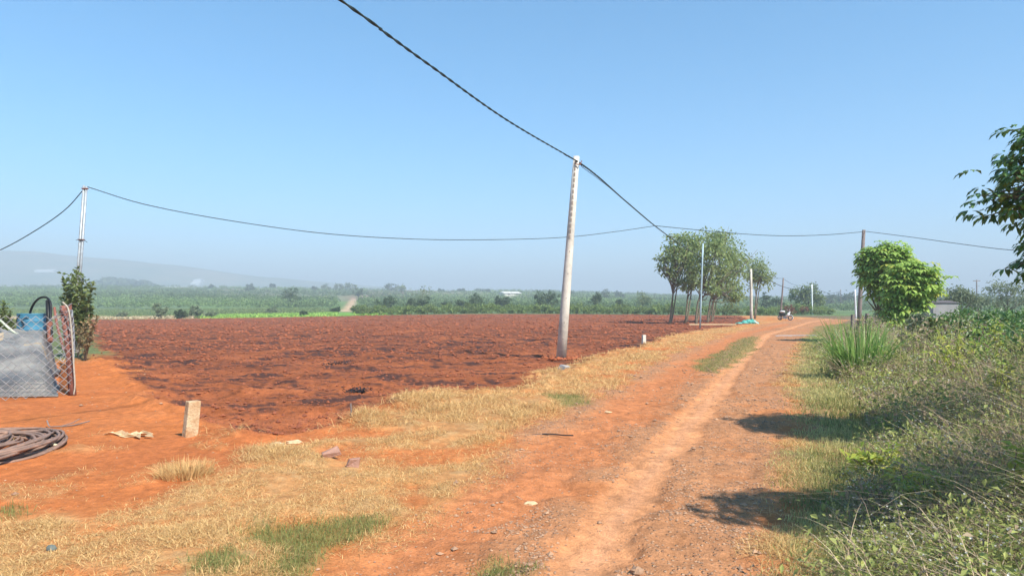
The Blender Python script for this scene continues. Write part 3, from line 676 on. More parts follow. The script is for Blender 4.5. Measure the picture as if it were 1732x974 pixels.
# far wood, left
R = np.random.default_rng(5); B = MB()
for k in range(70):
    px = R.uniform(152, 262); Y = R.uniform(900, 1100); s = Y / F; top = np.interp(px, [150, 165, 185, 200, 225, 245, 262], [478, 472, 468, 470, 473, 474, 481]) + R.uniform(0, 5)
    p = P(px, top + 6, Y); B.add(*sphere(p, 6.5 * s, 8, 6, .5, k, (1, 1, 1.0)))
    c = p + rand_dirs(60, R) * 6.5 * s; v, f = leaves(c, rand_dirs(60, R), 3, 2.4, R); B.add(v, f)
tag(B.build('distant_wood', M['leaf_dark']), 'hazy dark wood in front of the far hills on the left', 'wood', kind='stuff')
B = MB()
for k in range(150):
    px = R.uniform(1380, 1760); Y = R.uniform(380, 520); s = Y / F; top = 502 + 3 * math.sin(px * .03) + R.uniform(-3, 4)
    p = P(px, top + 8, Y); c = p + R.normal(size=(60, 3)) * np.array([4, 3, 4]) * s
    v, f = leaves(c, rand_dirs(60, R, .2), 1.6, 1.2, R); B.add(v, f)
tag(B.build('distant_thicket', M['leaf_dark']), 'hazy line of far trees behind the road on the right', 'wood', kind='stuff')

# big tree at the bend
b = np.array(at(1366, 150)); tree('spreading_tree', 'broad tree with dark left limb standing at the bend behind the white pole', 'tree', b,
     [bl(1352, 497, 150, 17, 12), bl(1370, 496, 150, 18, 15), bl(1380, 512, 150, 17, 14), bl(1358, 515, 150, 12, 9)], .25, 2400, .5, .6, 'leaf', 'bark_dark', seed=201)
for px, Y, pt, r, lab in [(1334, 104, 513, 6, 'rusty brown withered sapling right above the motorbike'), (1340, 108, 519, 6, 'low rusty sapling at the right side of the motorbike'), (1359, 112, 513, 5, 'rusty brown withered sapling left of the white pole at the bend')]:
    b = np.array(at(px, Y)); zt = P(px, pt, Y)[2]; h = zt - b[2]; rr = r * Y / F
    tree('withered_sapling', lab, 'sapling', b, [(b[0], b[1], b[2] + h * .6, rr, rr, h * .4)], .04, 320, .22, .5, 'leaf_rust', 'bark', 'rusty saplings by the bend', seed=int(px), extra=2)

# coffee hedge beyond the field: every bush its own
def coffee_proto(seed, leaf='leaf_hedge', hh=1.8, rr=1.15, n=420, L=.3):
    R = np.random.default_rng(seed); t = thing('coffee_bush', 'low green coffee bush in the long row closing the far side of the red field', 'bush', (0, 0, 0), 'coffee bushes in rows behind the field')
    blobs = [(0, 0, hh * .55, rr, rr, hh * .42), (rr * .5, .2, hh * .4, rr * .6, rr * .6, hh * .35), (-rr * .5, -.2, hh * .45, rr * .6, rr * .6, hh * .35)]
    limbs((0, 0, 0), blobs, .04, R, 5, 1, .05).build('trunk', M['bark_dark'], t)
    crown_arrays(blobs, n, L, .5, R, .5, 0).build('crown', M[leaf], t); return t
protos = [coffee_proto(1), coffee_proto(2), coffee_proto(3, 'leaf'), coffee_proto(4)]
first = set()
R = np.random.default_rng(11); spots = []
for row, (dy, sp) in enumerate([(0, 1.75), (3.2, 1.9)]):
    X = XY(610, 117)
    while X < XY(1425, 117):
        edge = np.interp(X, [XY(610, 118), XY(870, 120), XY(1100, 118), XY(1250, 108), XY(1425, 122)], [118, 120, 118, 109, 122]); spots.append((X, edge + dy + R.uniform(-.4, .4))); X += sp * R.uniform(.8, 1.25)
nfront = sum(1 for i in range(1, len(spots)) if spots[i][0] < spots[i - 1][0] - 20 and False) or next(i for i in range(1, len(spots)) if spots[i][0] < spots[i - 1][0] - 20)
for i, (X, Y) in enumerate(spots):
    k = R.integers(0, 4); o = protos[k] if k not in first else copy_tree(protos[k]); first.add(k)
    o.location = (X, Y, gz1(X, Y)); o.rotation_euler = (0, 0, R.uniform(0, 6.28)); s = R.uniform(.72, 1.12); o.scale = (s, s, s * R.uniform(.85, 1.1))
    o['label'] = 'low green coffee bush in the ' + ('front' if i < nfront else 'second') + ' row beyond the far edge of the red field'
# plantations on the slopes
def plantation():
    R = np.random.default_rng(21); B = MB()
    n = 17000; a = R.uniform(-.84, .9, n); Y = np.exp(R.uniform(math.log(190), math.log(720), n))
    rowd = 3.2 * np.clip(Y / 250, 1, 2.5); X = a * Y; Y = np.exp(np.round(np.log(Y) * 42) / 42) + R.normal(size=n) * Y * .0035; px = PX0 + F * X / Y
    keep = ~((px < 660) & (Y < 225 + 40 * (fbm(X * .02, Y * .02, 2, 9) - .5))) & (sdist(X, Y, FIELD) < -2) & (sdist(X, Y, ROAD) < -4) & (fbm(X * .012, Y * .012, 3, 31) > .33) & ~((px > 570) & (px < 608) & (Y < 420))
    X, Y = X[keep], Y[keep]; Z = base_z(X, Y); n = len(X); k = 16; i = np.repeat(np.arange(n), k); s = np.clip(Y / 300, .6, 1.15)[i]
    c = np.stack([X, Y, Z], 1)[i] + np.stack([R.normal(size=n * k) * .75 * s, R.normal(size=n * k) * .75 * s, np.abs(R.normal(size=n * k)) * .75 * s + .3], 1)
    L = .8 * s; typ = (fbm(X * .01, Y * .01, 3, 33) + .1 * R.normal(size=n))[i] > .52
    d = rand_dirs(n * k, R, .4)
    for sel, mi in ((typ, 0), (~typ, 1)):
        v, f = leaves(c[sel], d[sel], L[sel], L[sel] * .8, R, .2); B.add(v, f, mi)
    tag(B.build('coffee_plantation', [M['plantation'], M['plantation_dark']]), 'dense green coffee rows covering the gentle slopes behind the field', 'plantation', kind='stuff')
    # low crop on the bright plot
    n = 26000; Y = R.uniform(104, 215, n); px = R.uniform(-60, 655, n); X = XY(px, Y); k = (sdist(X, Y, FIELD) < -.8) & ~((px > 572) & (px < 600)); X, Y, px = X[k], Y[k], px[k]
    Z = base_z(X, Y); d = rand_dirs(len(X), R, 1.0); dryz = (Y < 125 + 10 * R.random(len(X))) & (px < 330); br = (px > 340) & (Y < 146) & ~dryz; B = MB()
    for sel, mi in ((dryz, 2), (br, 1), (~(dryz | br), 0)):
        v, f = leaves(np.stack([X, Y, Z], 1)[sel], d[sel], .5, .22, R, .1); B.add(v, f, mi)
    tag(B.build('low_crop', [M['leaf'], M['leaf_bright'], M['straw_pale']]), 'low green crop and pale dry strip beyond the left end of the field', 'crop', kind='stuff')
plantation()

# palmate (drooping hand shaped) foliage for the trees on the right
def palmate(centers, out, L, R, k=7, W=.3, droop=.75):
    n = len(centers); a = (np.arange(k) / k * 2 * PI)[None] + R.random((n, 1)) * 6.28
    d = np.stack([np.cos(a), np.sin(a), np.full(a.shape, .1)], -1) + out[:, None] * .5 + R.normal(size=(n, k, 3)) * .15
    c = np.repeat(centers, k, 0) + norm(d.reshape(-1, 3)) * .03; l = (L * (.7 + .5 * R.random(n * k)))
    c_ = c; dd = norm(d.reshape(-1, 3)); side = norm(np.cross(dd, [0, 0, 1.])); dn = np.array([0, 0, 1.]); W_ = W
    p1 = c_ + dd * l[:, None] * .35 - dn * l[:, None] * droop * .06; p2 = c_ + dd * l[:, None] * .7 - dn * l[:, None] * droop * .34; p3 = c_ + dd * l[:, None] * .92 - dn * l[:, None] * droop * .8
    w1 = side * (l * W_ * .42)[:, None]; w2 = side * (l * W_ * .5)[:, None]
    v = np.stack([c_, p1 - w1, p1 + w1, p2 - w2, p2 + w2, p3], 1).reshape(-1, 3); i = np.arange(n * k)[:, None] * 6
    return v, [np.concatenate([i + [0, 2, 1], i + [3, 4, 5]], 0), i + [1, 2, 4, 3]]
def papaya_like(name, label, cat, base, blobs, n, L, leafs, seed, group=None, bark='bark', trunk=None, k=7, shell=.5, r0=.06, spread=(.7, .75), droop=.75, nl=4):
    R = np.random.default_rng(seed); base = np.array(base, float); t = thing(name, label, cat, base, group)
    rel = [tuple(np.array(b[:3]) - base) + tuple(b[3:]) for b in blobs]
    (trunk or limbs((0, 0, 0), rel, r0, R, 7, nl, .1)).build('trunk', M[bark], t, smooth=True)
    B = MB(); vol = np.array([b[3] * b[4] * b[5] for b in rel]) ** .75; vol /= vol.sum(); T = MB()
    for b, q in zip(rel, vol):
        m_ = int(n * q); d = rand_dirs(m_, R, .15); rr = (shell + (1 - shell) * R.random(m_) ** .7)
        c = np.array(b[:3]) + d * rr[:, None] * np.array(b[3:6]) * (spread[0] + spread[1] * R.random(m_))[:, None]
        sel = R.random(m_); li = np.where(sel < leafs[1], 1, 0)
        for mi in (0, 1):
            if (li == mi).any(): v, f = palmate(c[li == mi], d[li == mi], L, R, k, .34, droop); B.add(v, f, mi)
        # leaf stalks
        for j in range(0, m_, 3):
            s_ = np.array(b[:3]) + (c[j] - np.array(b[:3])) * .45; v, f = tube([s_, (s_ + c[j]) / 2 + [0, 0, .03], c[j]], [.012, .009, .005], 3, False); B.add(v, f, 2)
    B.build('crown', [M[leafs[0]], M['leaf_yellow'], M['bark']], t); return t
Y = 31
papaya_like('broadleaf_tree', 'taller bright green broad leaved tree against the brown wooden pole', 'tree', at(1484, Y), [bl(1494, 428, Y, 32, 15), bl(1498, 445, Y, 34, 20), bl(1512, 436, Y, 20, 16), bl(1475, 447, Y, 20, 14), bl(1470, 470, Y, 17, 14), bl(1492, 460, Y, 24, 16), bl(1490, 488, Y, 18, 12), bl(1508, 500, Y, 12, 14), bl(1462, 440, Y, 9, 8)], 900, .34, ('leaf_bright', .05), 301, 'broad leaved trees right of the road', k=7, droop=.62, shell=.3, spread=(.55, .95), nl=1)
Y = 28
papaya_like('broadleaf_tree', 'lower bright green broad leaved tree with yellowing right side, leaves hanging to the ground', 'tree', at(1535, Y), [bl(1545, 457, Y, 30, 13), bl(1548, 474, Y, 38, 18), bl(1524, 474, Y, 20, 16), bl(1570, 482, Y, 16, 16), bl(1538, 495, Y, 26, 14), bl(1514, 500, Y, 18, 12), bl(1522, 520, Y, 20, 12), bl(1506, 528, Y, 12, 10), bl(1536, 530, Y, 14, 9), bl(1552, 512, Y, 16, 10), bl(1524, 540, Y, 22, 8), bl(1578, 495, Y, 10, 10)], 1150, .31, ('leaf_bright', .13), 302, 'broad leaved trees right of the road', k=7, droop=.62, shell=.3, spread=(.55, .95), nl=1)

# tree at the right edge, and its neighbour outside the frame that shades the road
papaya_like('overhanging_tree', 'dark leaved tree hanging into the picture at the right edge', 'tree', (7.4, 6.9, gz1(7.4, 6.9)),
     [(6.05, 6.9, 3.0, 1.05, .9, .30), (5.7, 6.9, 2.68, .76, .8, .24), (5.75, 6.9, 1.98, .42, .6, .2), (5.85, 6.9, 3.45, .6, .7, .14), (6.4, 7.0, 3.3, 1.05, .9, .22), (5.95, 6.9, 2.15, .65, .7, .26), (6.35, 6.9, 3.55, .95, .8, .13), (6.3, 6.9, 2.5, .8, .8, .2)], 1900, .125, ('leaf_gloss', .03), 303, k=7, shell=.15, r0=.09, spread=(.8, .42))
papaya_like('overhanging_tree', 'leafy tree right of the frame that throws a shadow on the road', 'tree', (5.3, 3.1, gz1(5.3, 3.1)),
     [(4.3, 3.2, 3.0, .8, .55, .3), (5.0, 3.0, 3.4,   .9, .5, .3)], 340, .16, ('leaf_gloss', .03), 304, k=7, shell=.2, r0=.09)

# coffee and weeds-bushes on the right, each a plant of its own
cl = [(1555, 20, 531, 20, 'leaf_pale'), (1580, 18.5, 535, 22, 'leaf'), (1585, 24, 524, 24, 'leaf_gloss'), (1612, 22, 522, 26, 'leaf_gloss'), (1640, 18, 524, 30, 'leaf_gloss'), (1648, 24, 517, 28, 'leaf_gloss'),
      (1676, 20, 519, 32, 'leaf_gloss'), (1700, 17, 524, 34, 'leaf_gloss'), (1715, 22, 516, 34, 'leaf_gloss'), (1735, 15, 530, 38, 'leaf_gloss'), (1665, 14, 545, 32, 'leaf_gloss'), (1715, 12, 558, 38, 'leaf_gloss'), (1765, 18, 522, 34, 'leaf_gloss'), (1790, 13, 535, 40, 'leaf_gloss'),
      (1745, 27, 515, 30, 'leaf_gloss'), (1690, 28, 514, 30, 'leaf_gloss'), (1620, 29, 517, 26, 'leaf_gloss')]
lb = ['pale leaved bush at the left end of the coffee plants, against the broad leaved tree', 'dull green bush behind the grey gravel strip', 'coffee bush right of the lower broad leaved tree', 'coffee bush in front of the grey hut',
      'dark coffee bush behind the lime yellow shrub', 'coffee bush just right of the grey hut', 'rounded coffee bush below the pale feathery trees', 'coffee bush behind the tallest yellowish sprig',
      'coffee bush in the back row near the right edge', 'large coffee bush cut by the right edge of the photo', 'front coffee bush between the two lime yellow shrubs', 'nearest coffee bush, above the weeds at the right edge', 'coffee bush just outside the right edge, in the middle row',
      'coffee bush just outside the right edge, in the front row', 'rearmost coffee bush at the right edge', 'rearmost coffee bush below the crossarm pole', 'rearmost coffee bush in front of the hut']
for i, ((px, Y, pt, r, lf), lab) in enumerate(zip(cl, lb)):
    b = np.array(at(px, Y)); h = P(px, pt, Y)[2] - b[2]; rr = r * Y / F; R = np.random.default_rng(700 + i); t = thing('coffee_plant', lab, 'coffee plant', b, 'coffee plants right of the road')
    blobs = [(0, 0, h * .6, rr, rr, h * .36), (rr * .4, -.1, h * .35, rr * .8, rr * .7, h * .3), (-rr * .4, -.1, h * .4, rr * .7, rr * .7, h * .3)]
    limbs((0, 0, 0), blobs, .025, R, 5, 2, .05).build('trunk', M['bark_dark'], t)
    crown_arrays(blobs, 1500, .15, .4, R, .85, .1, clump=.2).build('crown', M[lf], t)
for i, (px, Y, pt, r, lab) in enumerate([(1612, 11.5, 552, 24, 'lime yellow shrub in front of the coffee plants, the left one'), (1655, 12.5, 548, 20, 'bright lime shrub between the yellow one and the coffee plants'), (1683, 13, 528, 9, 'tall thin yellow sprig sticking out of the coffee plants'),
                                    (1700, 8.6, 592, 22, 'yellow green shrub low at the right edge above the weeds'),
                                    (1706, 4.6, 730, 60, 'leafy yellow green weed sticking up at the lower right edge'), (1560, 5.0, 800, 34, 'small yellow green weed amid the brown tangle in the lower right'), (1478, 6.2, 752, 30, 'pale green leafy weed at the inner border of the tangle')]):
    b = np.array(at(px, Y)); h = P(px, pt, Y)[2] - b[2]; rr = r * Y / F; R = np.random.default_rng(800 + i); t = thing('lime_shrub', lab, 'shrub', b, 'lime yellow shrubs')
    B = MB(); v_ = []
    for k in range(12):
        tg = np.array([R.normal() * rr * .6, R.normal() * rr * .6, h * R.uniform(.6, 1)]); s_ = [np.array([0, 0, 0.]), tg * [.4, .4, .5], tg]
        v, f = tube(s_, [.012, .008, .004], 4); B.add(v, f); v_.append(tg)
    B.build('stems', M['bark'], t)
    c = np.concatenate([np.linspace(.35, 1, 26)[:, None] * tg * np.array([1, 1, 1]) + R.normal(size=(26, 3)) * .03 for tg in v_]); L_ = .13 * (.6 + .6 * R.random(len(c)))
    B = MB(); v, f = leaves(c, rand_dirs(len(c), R, .3), L_, L_ * .32, R, .35); B.add(v, f); B.build('foliage', M['leaf_yellow' if i != 1 else 'leaf_bright'], t)
# pale trees and bushes further right
for i, (bs, blobs, leaf, lab, nn) in enumerate([((1622, 60), [bl(1622, 495, 60, 22, 9), bl(1640, 505, 60, 20, 9), bl(1610, 508, 60, 16, 8)], 'leaf_pale', 'low wide pale tree behind the grey hut', 1500),
                          ((1700, 70), [bl(1690, 492, 70, 22, 18), bl(1716, 486, 70, 22, 14), bl(1735, 505, 70, 26, 18), bl(1690, 512, 70, 24, 12)], 'leaf_pale', 'tall airy pale tree behind the coffee plants at right', 1700),
                          ((1660, 80), [bl(1662, 510, 80, 18, 10), bl(1650, 516, 80, 14, 8)], 'leaf_pale', 'small pale tree between the hut and the airy tree', 700),
                          ((1500, 60), [bl(1498, 520, 60, 12, 12), bl(1490, 530, 60, 16, 8)], 'leaf_pale', 'thin grey shrub behind the broad leaved trees', 500)]):
    tree('pale_tree', lab, 'tree', at(*bs), blobs, .08, nn, .28, .4, leaf, 'bark', 'pale trees far right of the road', seed=900 + i, shell=.2, clump=.3, extra=4)

# shrub behind the fence, bush at the left edge
def stem_shrub(name, label, px0, Y, tops, leaf, seed, L=.11, n=22, base_px=None):
    b = np.array(at(base_px or px0, Y)); R = np.random.default_rng(seed); t = thing(name, label, 'shrub', b); B = MB(); lv = MB()
    for (px, py) in tops:
        tg = P(px, py, Y + R.uniform(-.4, .4)) - b; mid_ = tg * [.35, .35, .5] + R.normal(size=3) * .06
        tt = np.linspace(0, 1, 9)[:, None]; cv = (1 - tt) ** 2 * 0 + 2 * (1 - tt) * tt * mid_ + tt ** 2 * tg
        v, f = tube(cv, np.linspace(.016, .004, 9), 5); B.add(v, f)
        u = R.uniform(.38, 1.0, n * 4)[:, None]; c = 2 * (1 - u) * u * mid_ + u ** 2 * tg; d = rand_dirs(len(c), R, .5); l = L * (.6 + .6 * R.random(len(c)))
        c = c + rand_dirs(len(c), R) * .07 * R.random((len(c), 1)); v, f = leaves(c, d, l, l * .5, R, .15); lv.add(v, f)
    B.build('stems', M['bark'], t); lv.build('foliage', M[leaf], t)
stem_shrub('leafy_shrub', 'upright dark green shrub growing behind the fence corner post', 132, 21.5, [(130, 452), (126, 470), (118, 470), (140, 465), (106, 462), (112, 480), (146, 474), (158, 478), (138, 490), (122, 495), (150, 505), (108, 505), (155, 520), (130, 520), (145, 535), (104, 520)], 'leaf', 41, .17, 34)
stem_shrub('dry_shrub', 'low brownish shrub at the foot of the upright green shrub', 145, 20.5, [(150, 535), (160, 545), (140, 545), (132, 550), (165, 535), (152, 560)], 'leaf_dryish', 42, .12, 20)
stem_shrub('leafy_bush', 'light green leafy bush at the left edge behind the blue drum', -5, 19, [(-20, 505), (-5, 508), (8, 512), (18, 525), (25, 540), (5, 530), (-10, 530), (15, 550), (26, 555), (0, 550)], 'leaf', 43, .14, 34)

# lemongrass clump
t = thing('grass_clump', 'big clump of long arching green blades beside the road', 'grass clump', at(1455, 15.2)); R = np.random.default_rng(51)
n = 340; a = R.random(n) * 6.28; r = R.random(n) ** .5; c = np.stack([np.cos(a) * r * .55, np.sin(a) * r * .4, 0 * a], 1)
ln = .1 + .85 * R.random(n) ** 1.6
v, f = arcs(c, .7 + .95 * R.random(n), .034, np.stack([np.cos(a) * ln, np.sin(a) * ln], 1), R); MB().add(v, f).build('blades', M['blade'], t)
n = 160; a = R.random(n) * 6.28; ln = .7 + .6 * R.random(n); c = np.stack([np.cos(a) * .5, np.sin(a) * .4, 0 * a], 1)
v, f = arcs(c, .5 + .5 * R.random(n), .018, np.stack([np.cos(a) * ln, np.sin(a) * ln], 1), R); MB().add(v, f).build('dry_blades', M['straw_pale'], t)
# dead stalks behind it
for i, (px, Y, lab) in enumerate([(1470, 20, 'bundle of dead brown stalks behind the green grass clump'), (1500, 24, 'dead brown stalks under the broad leaved trees'), (1445, 26, 'dead stalks around the foot of the wooden pole')]):
    t = thing('dead_stalks', lab, 'dry stalks', at(px, Y), 'dead stalks'); R = np.random.default_rng(400 + i); n = 260; a = R.random(n) * 6.28; r = R.random(n) ** .5; c = np.stack([np.cos(a) * r * 1.1, np.sin(a) * r * 1.1, 0 * a], 1); ln = R.random(n) * .8
    v, f = arcs(c, .4 + .8 * R.random(n), .014, np.stack([np.cos(a) * ln, np.sin(a) * ln], 1), R); MB().add(v, f).build('stalks', M['stem_dead'], t)
# tussock on red earth, left
for i, (px, py, lab, rr, nn) in enumerate([(312, 805, 'yellow dry tussock alone on the red earth', .26, 900), (232, 737, 'dry husks', 0, 0)]):
    if not nn: continue
    g = G(px, py); t = thing('grass_tussock', lab, 'tussock', (g[0], g[1], gz1(*g) - .01)); R = np.random.default_rng(500 + i); a = R.random(nn) * 6.28; r = R.random(nn) ** .5 * rr; c = np.stack([np.cos(a) * r, np.sin(a) * r * .8, 0 * a], 1); ln = R.random(nn) * 1.3
    v, f = arcs(c, .08 + .14 * R.random(nn), .005, np.stack([np.cos(a) * ln, np.sin(a) * ln], 1), R); MB().add(v, f).build('blades', M['straw'], t)

# ------------------------------------------------------------------ poles and cables
def pole(name, label, px, pyb, pxt, pyt, Y, r0, r1, m, octag=False, k=12, group='poles of the power line'):
    x = XY(px, Y); zb = gz1(x, Y); top = P(pxt, pyt, Y); b = np.array([x, Y, zb]); t = thing(name, label, 'pole', b, group); d = top - b
    v, f = tube([-d * .03 / np.linalg.norm(d) * 10 * .3, d * .25, d * .5, d * .75, d], np.linspace(r0, r1, 5), 8 if octag else k)
    MB().add(v, f).build('shaft', M[m], t, smooth=not octag); return t, b, d
t, b, d = pole('concrete_pole', 'thick pale concrete pole leaning right at the edge of the red field', 949, 610, 975, 265, 20.9, .16, .095, 'concrete', k=20)
B = MB(); nrm = norm(d)
for i, u in enumerate(np.concatenate([np.linspace(.965, .60, 14), [.53, .42, .30, .18, .1]])):
    p = d * u; r = .16 + (.095 - .16) * u; s = (.045, .12) if i < 14 else (.022, .04)
    B2 = MB(); v, f = box(p[0] - .028 + (.0 if i < 14 else .03), p[1] - r + .004 * 1, p[2], s[0], .012, s[1]); B2.add(v, f); B2.build('notch_shade', M['hole_shade'], t)  # thin dark plates on the shaft, notch shade put into their colour
top = d * .955; v, f = tube([top + [-.02, -.13, .02], top + [.12, -.15, .0], top + [.16, -.12, .09], top + [.18, -.12, .14]], [.018, .02, .014, .008], 6); MB().add(v, f).build('wire_clamp', M['rusty'], t)
pole('steel_pole', 'thin pale blue steel pole in front of the grove', 1184, 555, 1189, 412, 53.5, .065, .065, 'steel_blue')
pole('concrete_pole', 'concrete pole rising behind the heap of green netting', 1271, 546, 1270, 455, 70, .17, .12, 'concrete')
pole('slanting_pole', 'thin grey slanting pole beside the parked motorbike', 1320, 541, 1325, 470, 82, .11, .08, 'pole_brown')
pole('white_pole', 'white pole at the bend in front of the spreading tree', 1374, 531, 1373, 481, 118, .13, .12, 'white')
pole('far_pole', 'far thin pole sticking up behind the trees at the bend', 1422, 520, 1422, 489, 260, .14, .12, 'pole_brown')
pole('white_pole', 'short white pole close to the left of the brown wooden pole', 1448, 538, 1446, 490, 72, .10, .09, 'white')
t, b, d = pole('wooden_pole', 'tall brown wooden pole left of the broad leaved trees', 1452, 548, 1461, 389, 47, .15, .11, 'pole_brown')
pole('power_pole', 'distant power pole with crossarm above the coffee plants', 1652, 515, 1652, 473, 240, .22, .2, 'pole_brown')[0]
t = [o for o in C.objects if o.name.startswith('power_pole')][0]
dtop = P(1652, 475, 240) - np.array(t.location); v, f = box(dtop[0], dtop[1], dtop[2], 2.6, .15, .25); MB().add(v, f).build('crossarm', M['pole_brown'], t)
# left twin-pipe pole
x = XY(124, 24); b = np.array([x, 24, gz1(x, 24)]); top = P(144, 315, 24); d = top - b
t = thing('twin_pipe_pole', 'tall grey pole made of two strapped pipes behind the fence corner', 'pole', b, 'poles of the power line')
for s in (-1, 1):
    v, f = tube([np.array([s * .05, 0, -.05]), d * .5 + [s * .048, 0, 0], d + [s * .045, 0, -.02 * s]], [.046, .044, .042], 10); MB().add(v, f).build('pipe', M['steel'], t, smooth=True)
for u in (.68, .985):
    p = d * u; v, f = box(p[0], p[1], p[2], .2, .12, .03); MB().add(v, f).build('strap', M['rusty'], t)
p = d * .68; v, f = tube([p + [-.2, 0, -.02], p + [0, -.09, .0], p + [.14, -.05, -.03], p + [.22, 0, -.1]], .008, 4); MB().add(v, f).build('loose_wire', M['cable'], t)

def curve3(pts, n=60):
    pts = np.array(pts); L = np.concatenate([[0], np.cumsum(np.linalg.norm(np.diff(pts, axis=0), axis=1))])
    u = np.linspace(0, L[-1], n); q = np.concatenate([[2 * pts[0] - pts[1]], pts, [2 * pts[-1] - pts[-2]]]); out = []
    for s in u:
        i = min(max(np.searchsorted(L, s) - 1, 0), len(pts) - 2); t_ = (s - L[i]) / (L[i + 1] - L[i] + 1e-9); a, b_, c_, d_ = q[i], q[i + 1], q[i + 2], q[i + 3]
        out.append(.5 * ((2 * b_) + (-a + c_) * t_ + (2 * a - 5 * b_ + 4 * c_ - d_) * t_ ** 2 + (-a + 3 * b_ - 3 * c_ + d_) * t_ ** 3))
    return np.array(out)
def twisted(path, r, off, pitch, k=5):
    B = MB(); L = np.concatenate([[0], np.cumsum(np.linalg.norm(np.diff(path, axis=0), axis=1))]); t_ = norm(np.gradient(path, axis=0)); a = norm(np.cross(t_, [0, 0, 1.])); b_ = np.cross(t_, a)
    for ph in (0, PI):
        w_ = L / pitch * 2 * PI + ph; B.add(*tube(path + off * (a * np.cos(w_)[:, None] + b_ * np.sin(w_)[:, None]), r, k))
    return B
def q3(pts): return [P(*p) for p in pts]
main = curve3([P(975, 274, 20.9) + [0, -.12, 0]] + q3([(860, 205, 15.6), (730, 113, 11.4), (650, 55, 9.6), (575, 0, 8.4)]) + [np.array([-5.5, 1.5, 5.9]), np.array([-9, -7, 6.2])], 420)
tag(twisted(main, .013, .011, .75).build('power_cable', M['cable'], smooth=True), 'thick twisted black cable from the leaning concrete pole to the top edge overhead', 'cable', 'cables strung between the poles')
m2 = curve3([P(975, 274, 20.9) + [0, -.12, 0]] + q3([(1010, 298, 23.5), (1060, 342, 29.5), (1110, 384, 38), (1150, 413, 45.5), (1187, 436, 53.4)]), 260)
tag(twisted(m2, .02, .018, .5).build('power_cable', M['cable'], smooth=True), 'thick cable from the leaning concrete pole down to the pale blue steel pole', 'cable', 'cables strung between the poles')
m3 = curve3(q3([(955, 262, 19.7), (980, 276, 21.2), (985, 283, 21.5), (1015, 305, 24), (1060, 341, 29.6), (1108, 382, 38)]), 90)
tag(MB().add(*tube(m3, .009, 5)).build('thin_cable', M['cable']), 'thin cable running just above the thick one on the right of the leaning pole', 'cable', 'cables strung between the poles')
def span(label, pts, r, n=60, name='thin_cable'):
    tag(MB().add(*tube(curve3(q3(pts), n), r, 5)).build(name, M['cable']), label, 'cable', 'cables strung between the poles')
span('long sagging cable from the twin pipe pole across the field to the thick cable', [(147, 316, 24), (250, 347, 25), (400, 375, 26.6), (560, 396, 28.5), (720, 405, 30.5), (860, 405, 33), (960, 401, 35), (1040, 392, 36.5), (1108, 382, 38)], .016, 90)
span('cable dropping from the twin pipe pole to the left edge', [(143, 319, 24), (110, 355, 24.5), (60, 390, 25), (0, 423, 26), (-80, 455, 27), (-200, 470, 29)], .017)
span('cable from the thick cable over the grove to the brown wooden pole', [(1108, 382, 38), (1180, 389, 39.5), (1260, 396, 41.5), (1330, 399, 43.5), (1400, 397, 45.5), (1461, 392, 47)], .02)
span('cable from the brown wooden pole to the right edge', [(1461, 391, 47), (1540, 401, 43), (1620, 412, 40), (1700, 422, 37), (1800, 428, 34)], .018)
span('cable from the pale blue steel pole to the concrete pole by the green netting', [(1187, 437, 53.4), (1210, 449, 58), (1240, 458, 64), (1270, 461, 70)], .03)
span('lower cable from the concrete pole by the netting past the slanting pole', [(1270, 461, 70), (1295, 471, 75), (1322, 484, 82), (1345, 489, 98), (1373, 489, 118)], .035)
span('upper cable from the netting pole to the slanting pole', [(1270, 462, 70), (1295, 470, 76), (1325, 471, 82)], .02)
span('cable from the slanting pole to the white pole at the bend', [(1325, 472, 82), (1345, 482, 98), (1373, 484, 118)], .02)
span('cable from the white pole at the bend to the far thin pole', [(1373, 484, 118), (1390, 492, 150), (1405, 496, 190), (1422, 492, 260)], .05)

# dug soil and straw round the foot of the near pole
R = np.random.default_rng(61); B = MB(); g = np.array([XY(949, 20.9), 20.9])
for k in range(46):
    a = R.random() * 6.28; q = .15 + .5 * R.random() ** .7; rr_ = R.uniform(.02, .075); B.add(*sphere((math.cos(a) * q, math.sin(a) * q * .8, rr_ * .4), rr_, 7, 5, .7, k, (1.2, 1, .7)))
o = B.build('dug_soil', M['earth']); o.location = (g[0], g[1], gz1(*g)); tag(o, 'crumbled red soil thrown up round the foot of the leaning concrete pole', 'soil', kind='stuff')
# ------------------------------------------------------------------ fenced pond corner at left
def mesh_panel(A, Bp, h, cell=.15, r=.0055, z0=.02, sag=.05):
    A = np.array(A, float); Bp = np.array(Bp, float); D = Bp - A; Ln = np.linalg.norm(D[:2]); u = D / Ln; nn = np.array([-u[1], u[0], 0]); B = MB()
    k = int((Ln + h) / cell) + 1
    for sgn in (1, -1):
        for i in range(-int(h / cell) - 1 if sgn > 0 else 0, k):
            s0 = i * cell if sgn > 0 else i * cell; pts = []
            for j in range(0, int(h / cell) + 1):
                s = s0 + sgn * j * cell; 
                if 0 <= s <= Ln: 
                    z = z0 + j * cell - .0; pts.append(A + u * s + nn * (.008 * (1 if (i + j) % 2 else -1) + sag * math.sin(s * 2.1) * math.sin(PI * j * cell / h)) + [0, 0, z - .06 * math.sin(s * 1.3 + 1) * j * cell / h])
            if len(pts) > 1: B.add(*tube(pts, r, 3, False))
    return B
A = np.array([-8.13, 12.35, gz1(-8.13, 12.35)])
t = thing('chain_link_fence', 'sagging chain link fence with a rusty corner post around the pond liner', 'fence', A)
L0 = np.array([-10.9, 8.3, 0.0]); S0 = np.array([-12.2, 18.4, 0.])
for nm, E in (('wire_mesh', L0), ('wire_mesh', S0)):
    mesh_panel((0, 0, 0), (E[0] - A[0], E[1] - A[1], 0), 1.62).build(nm, M['wire'], t)
tp = P(106, 513, 12.5) - A
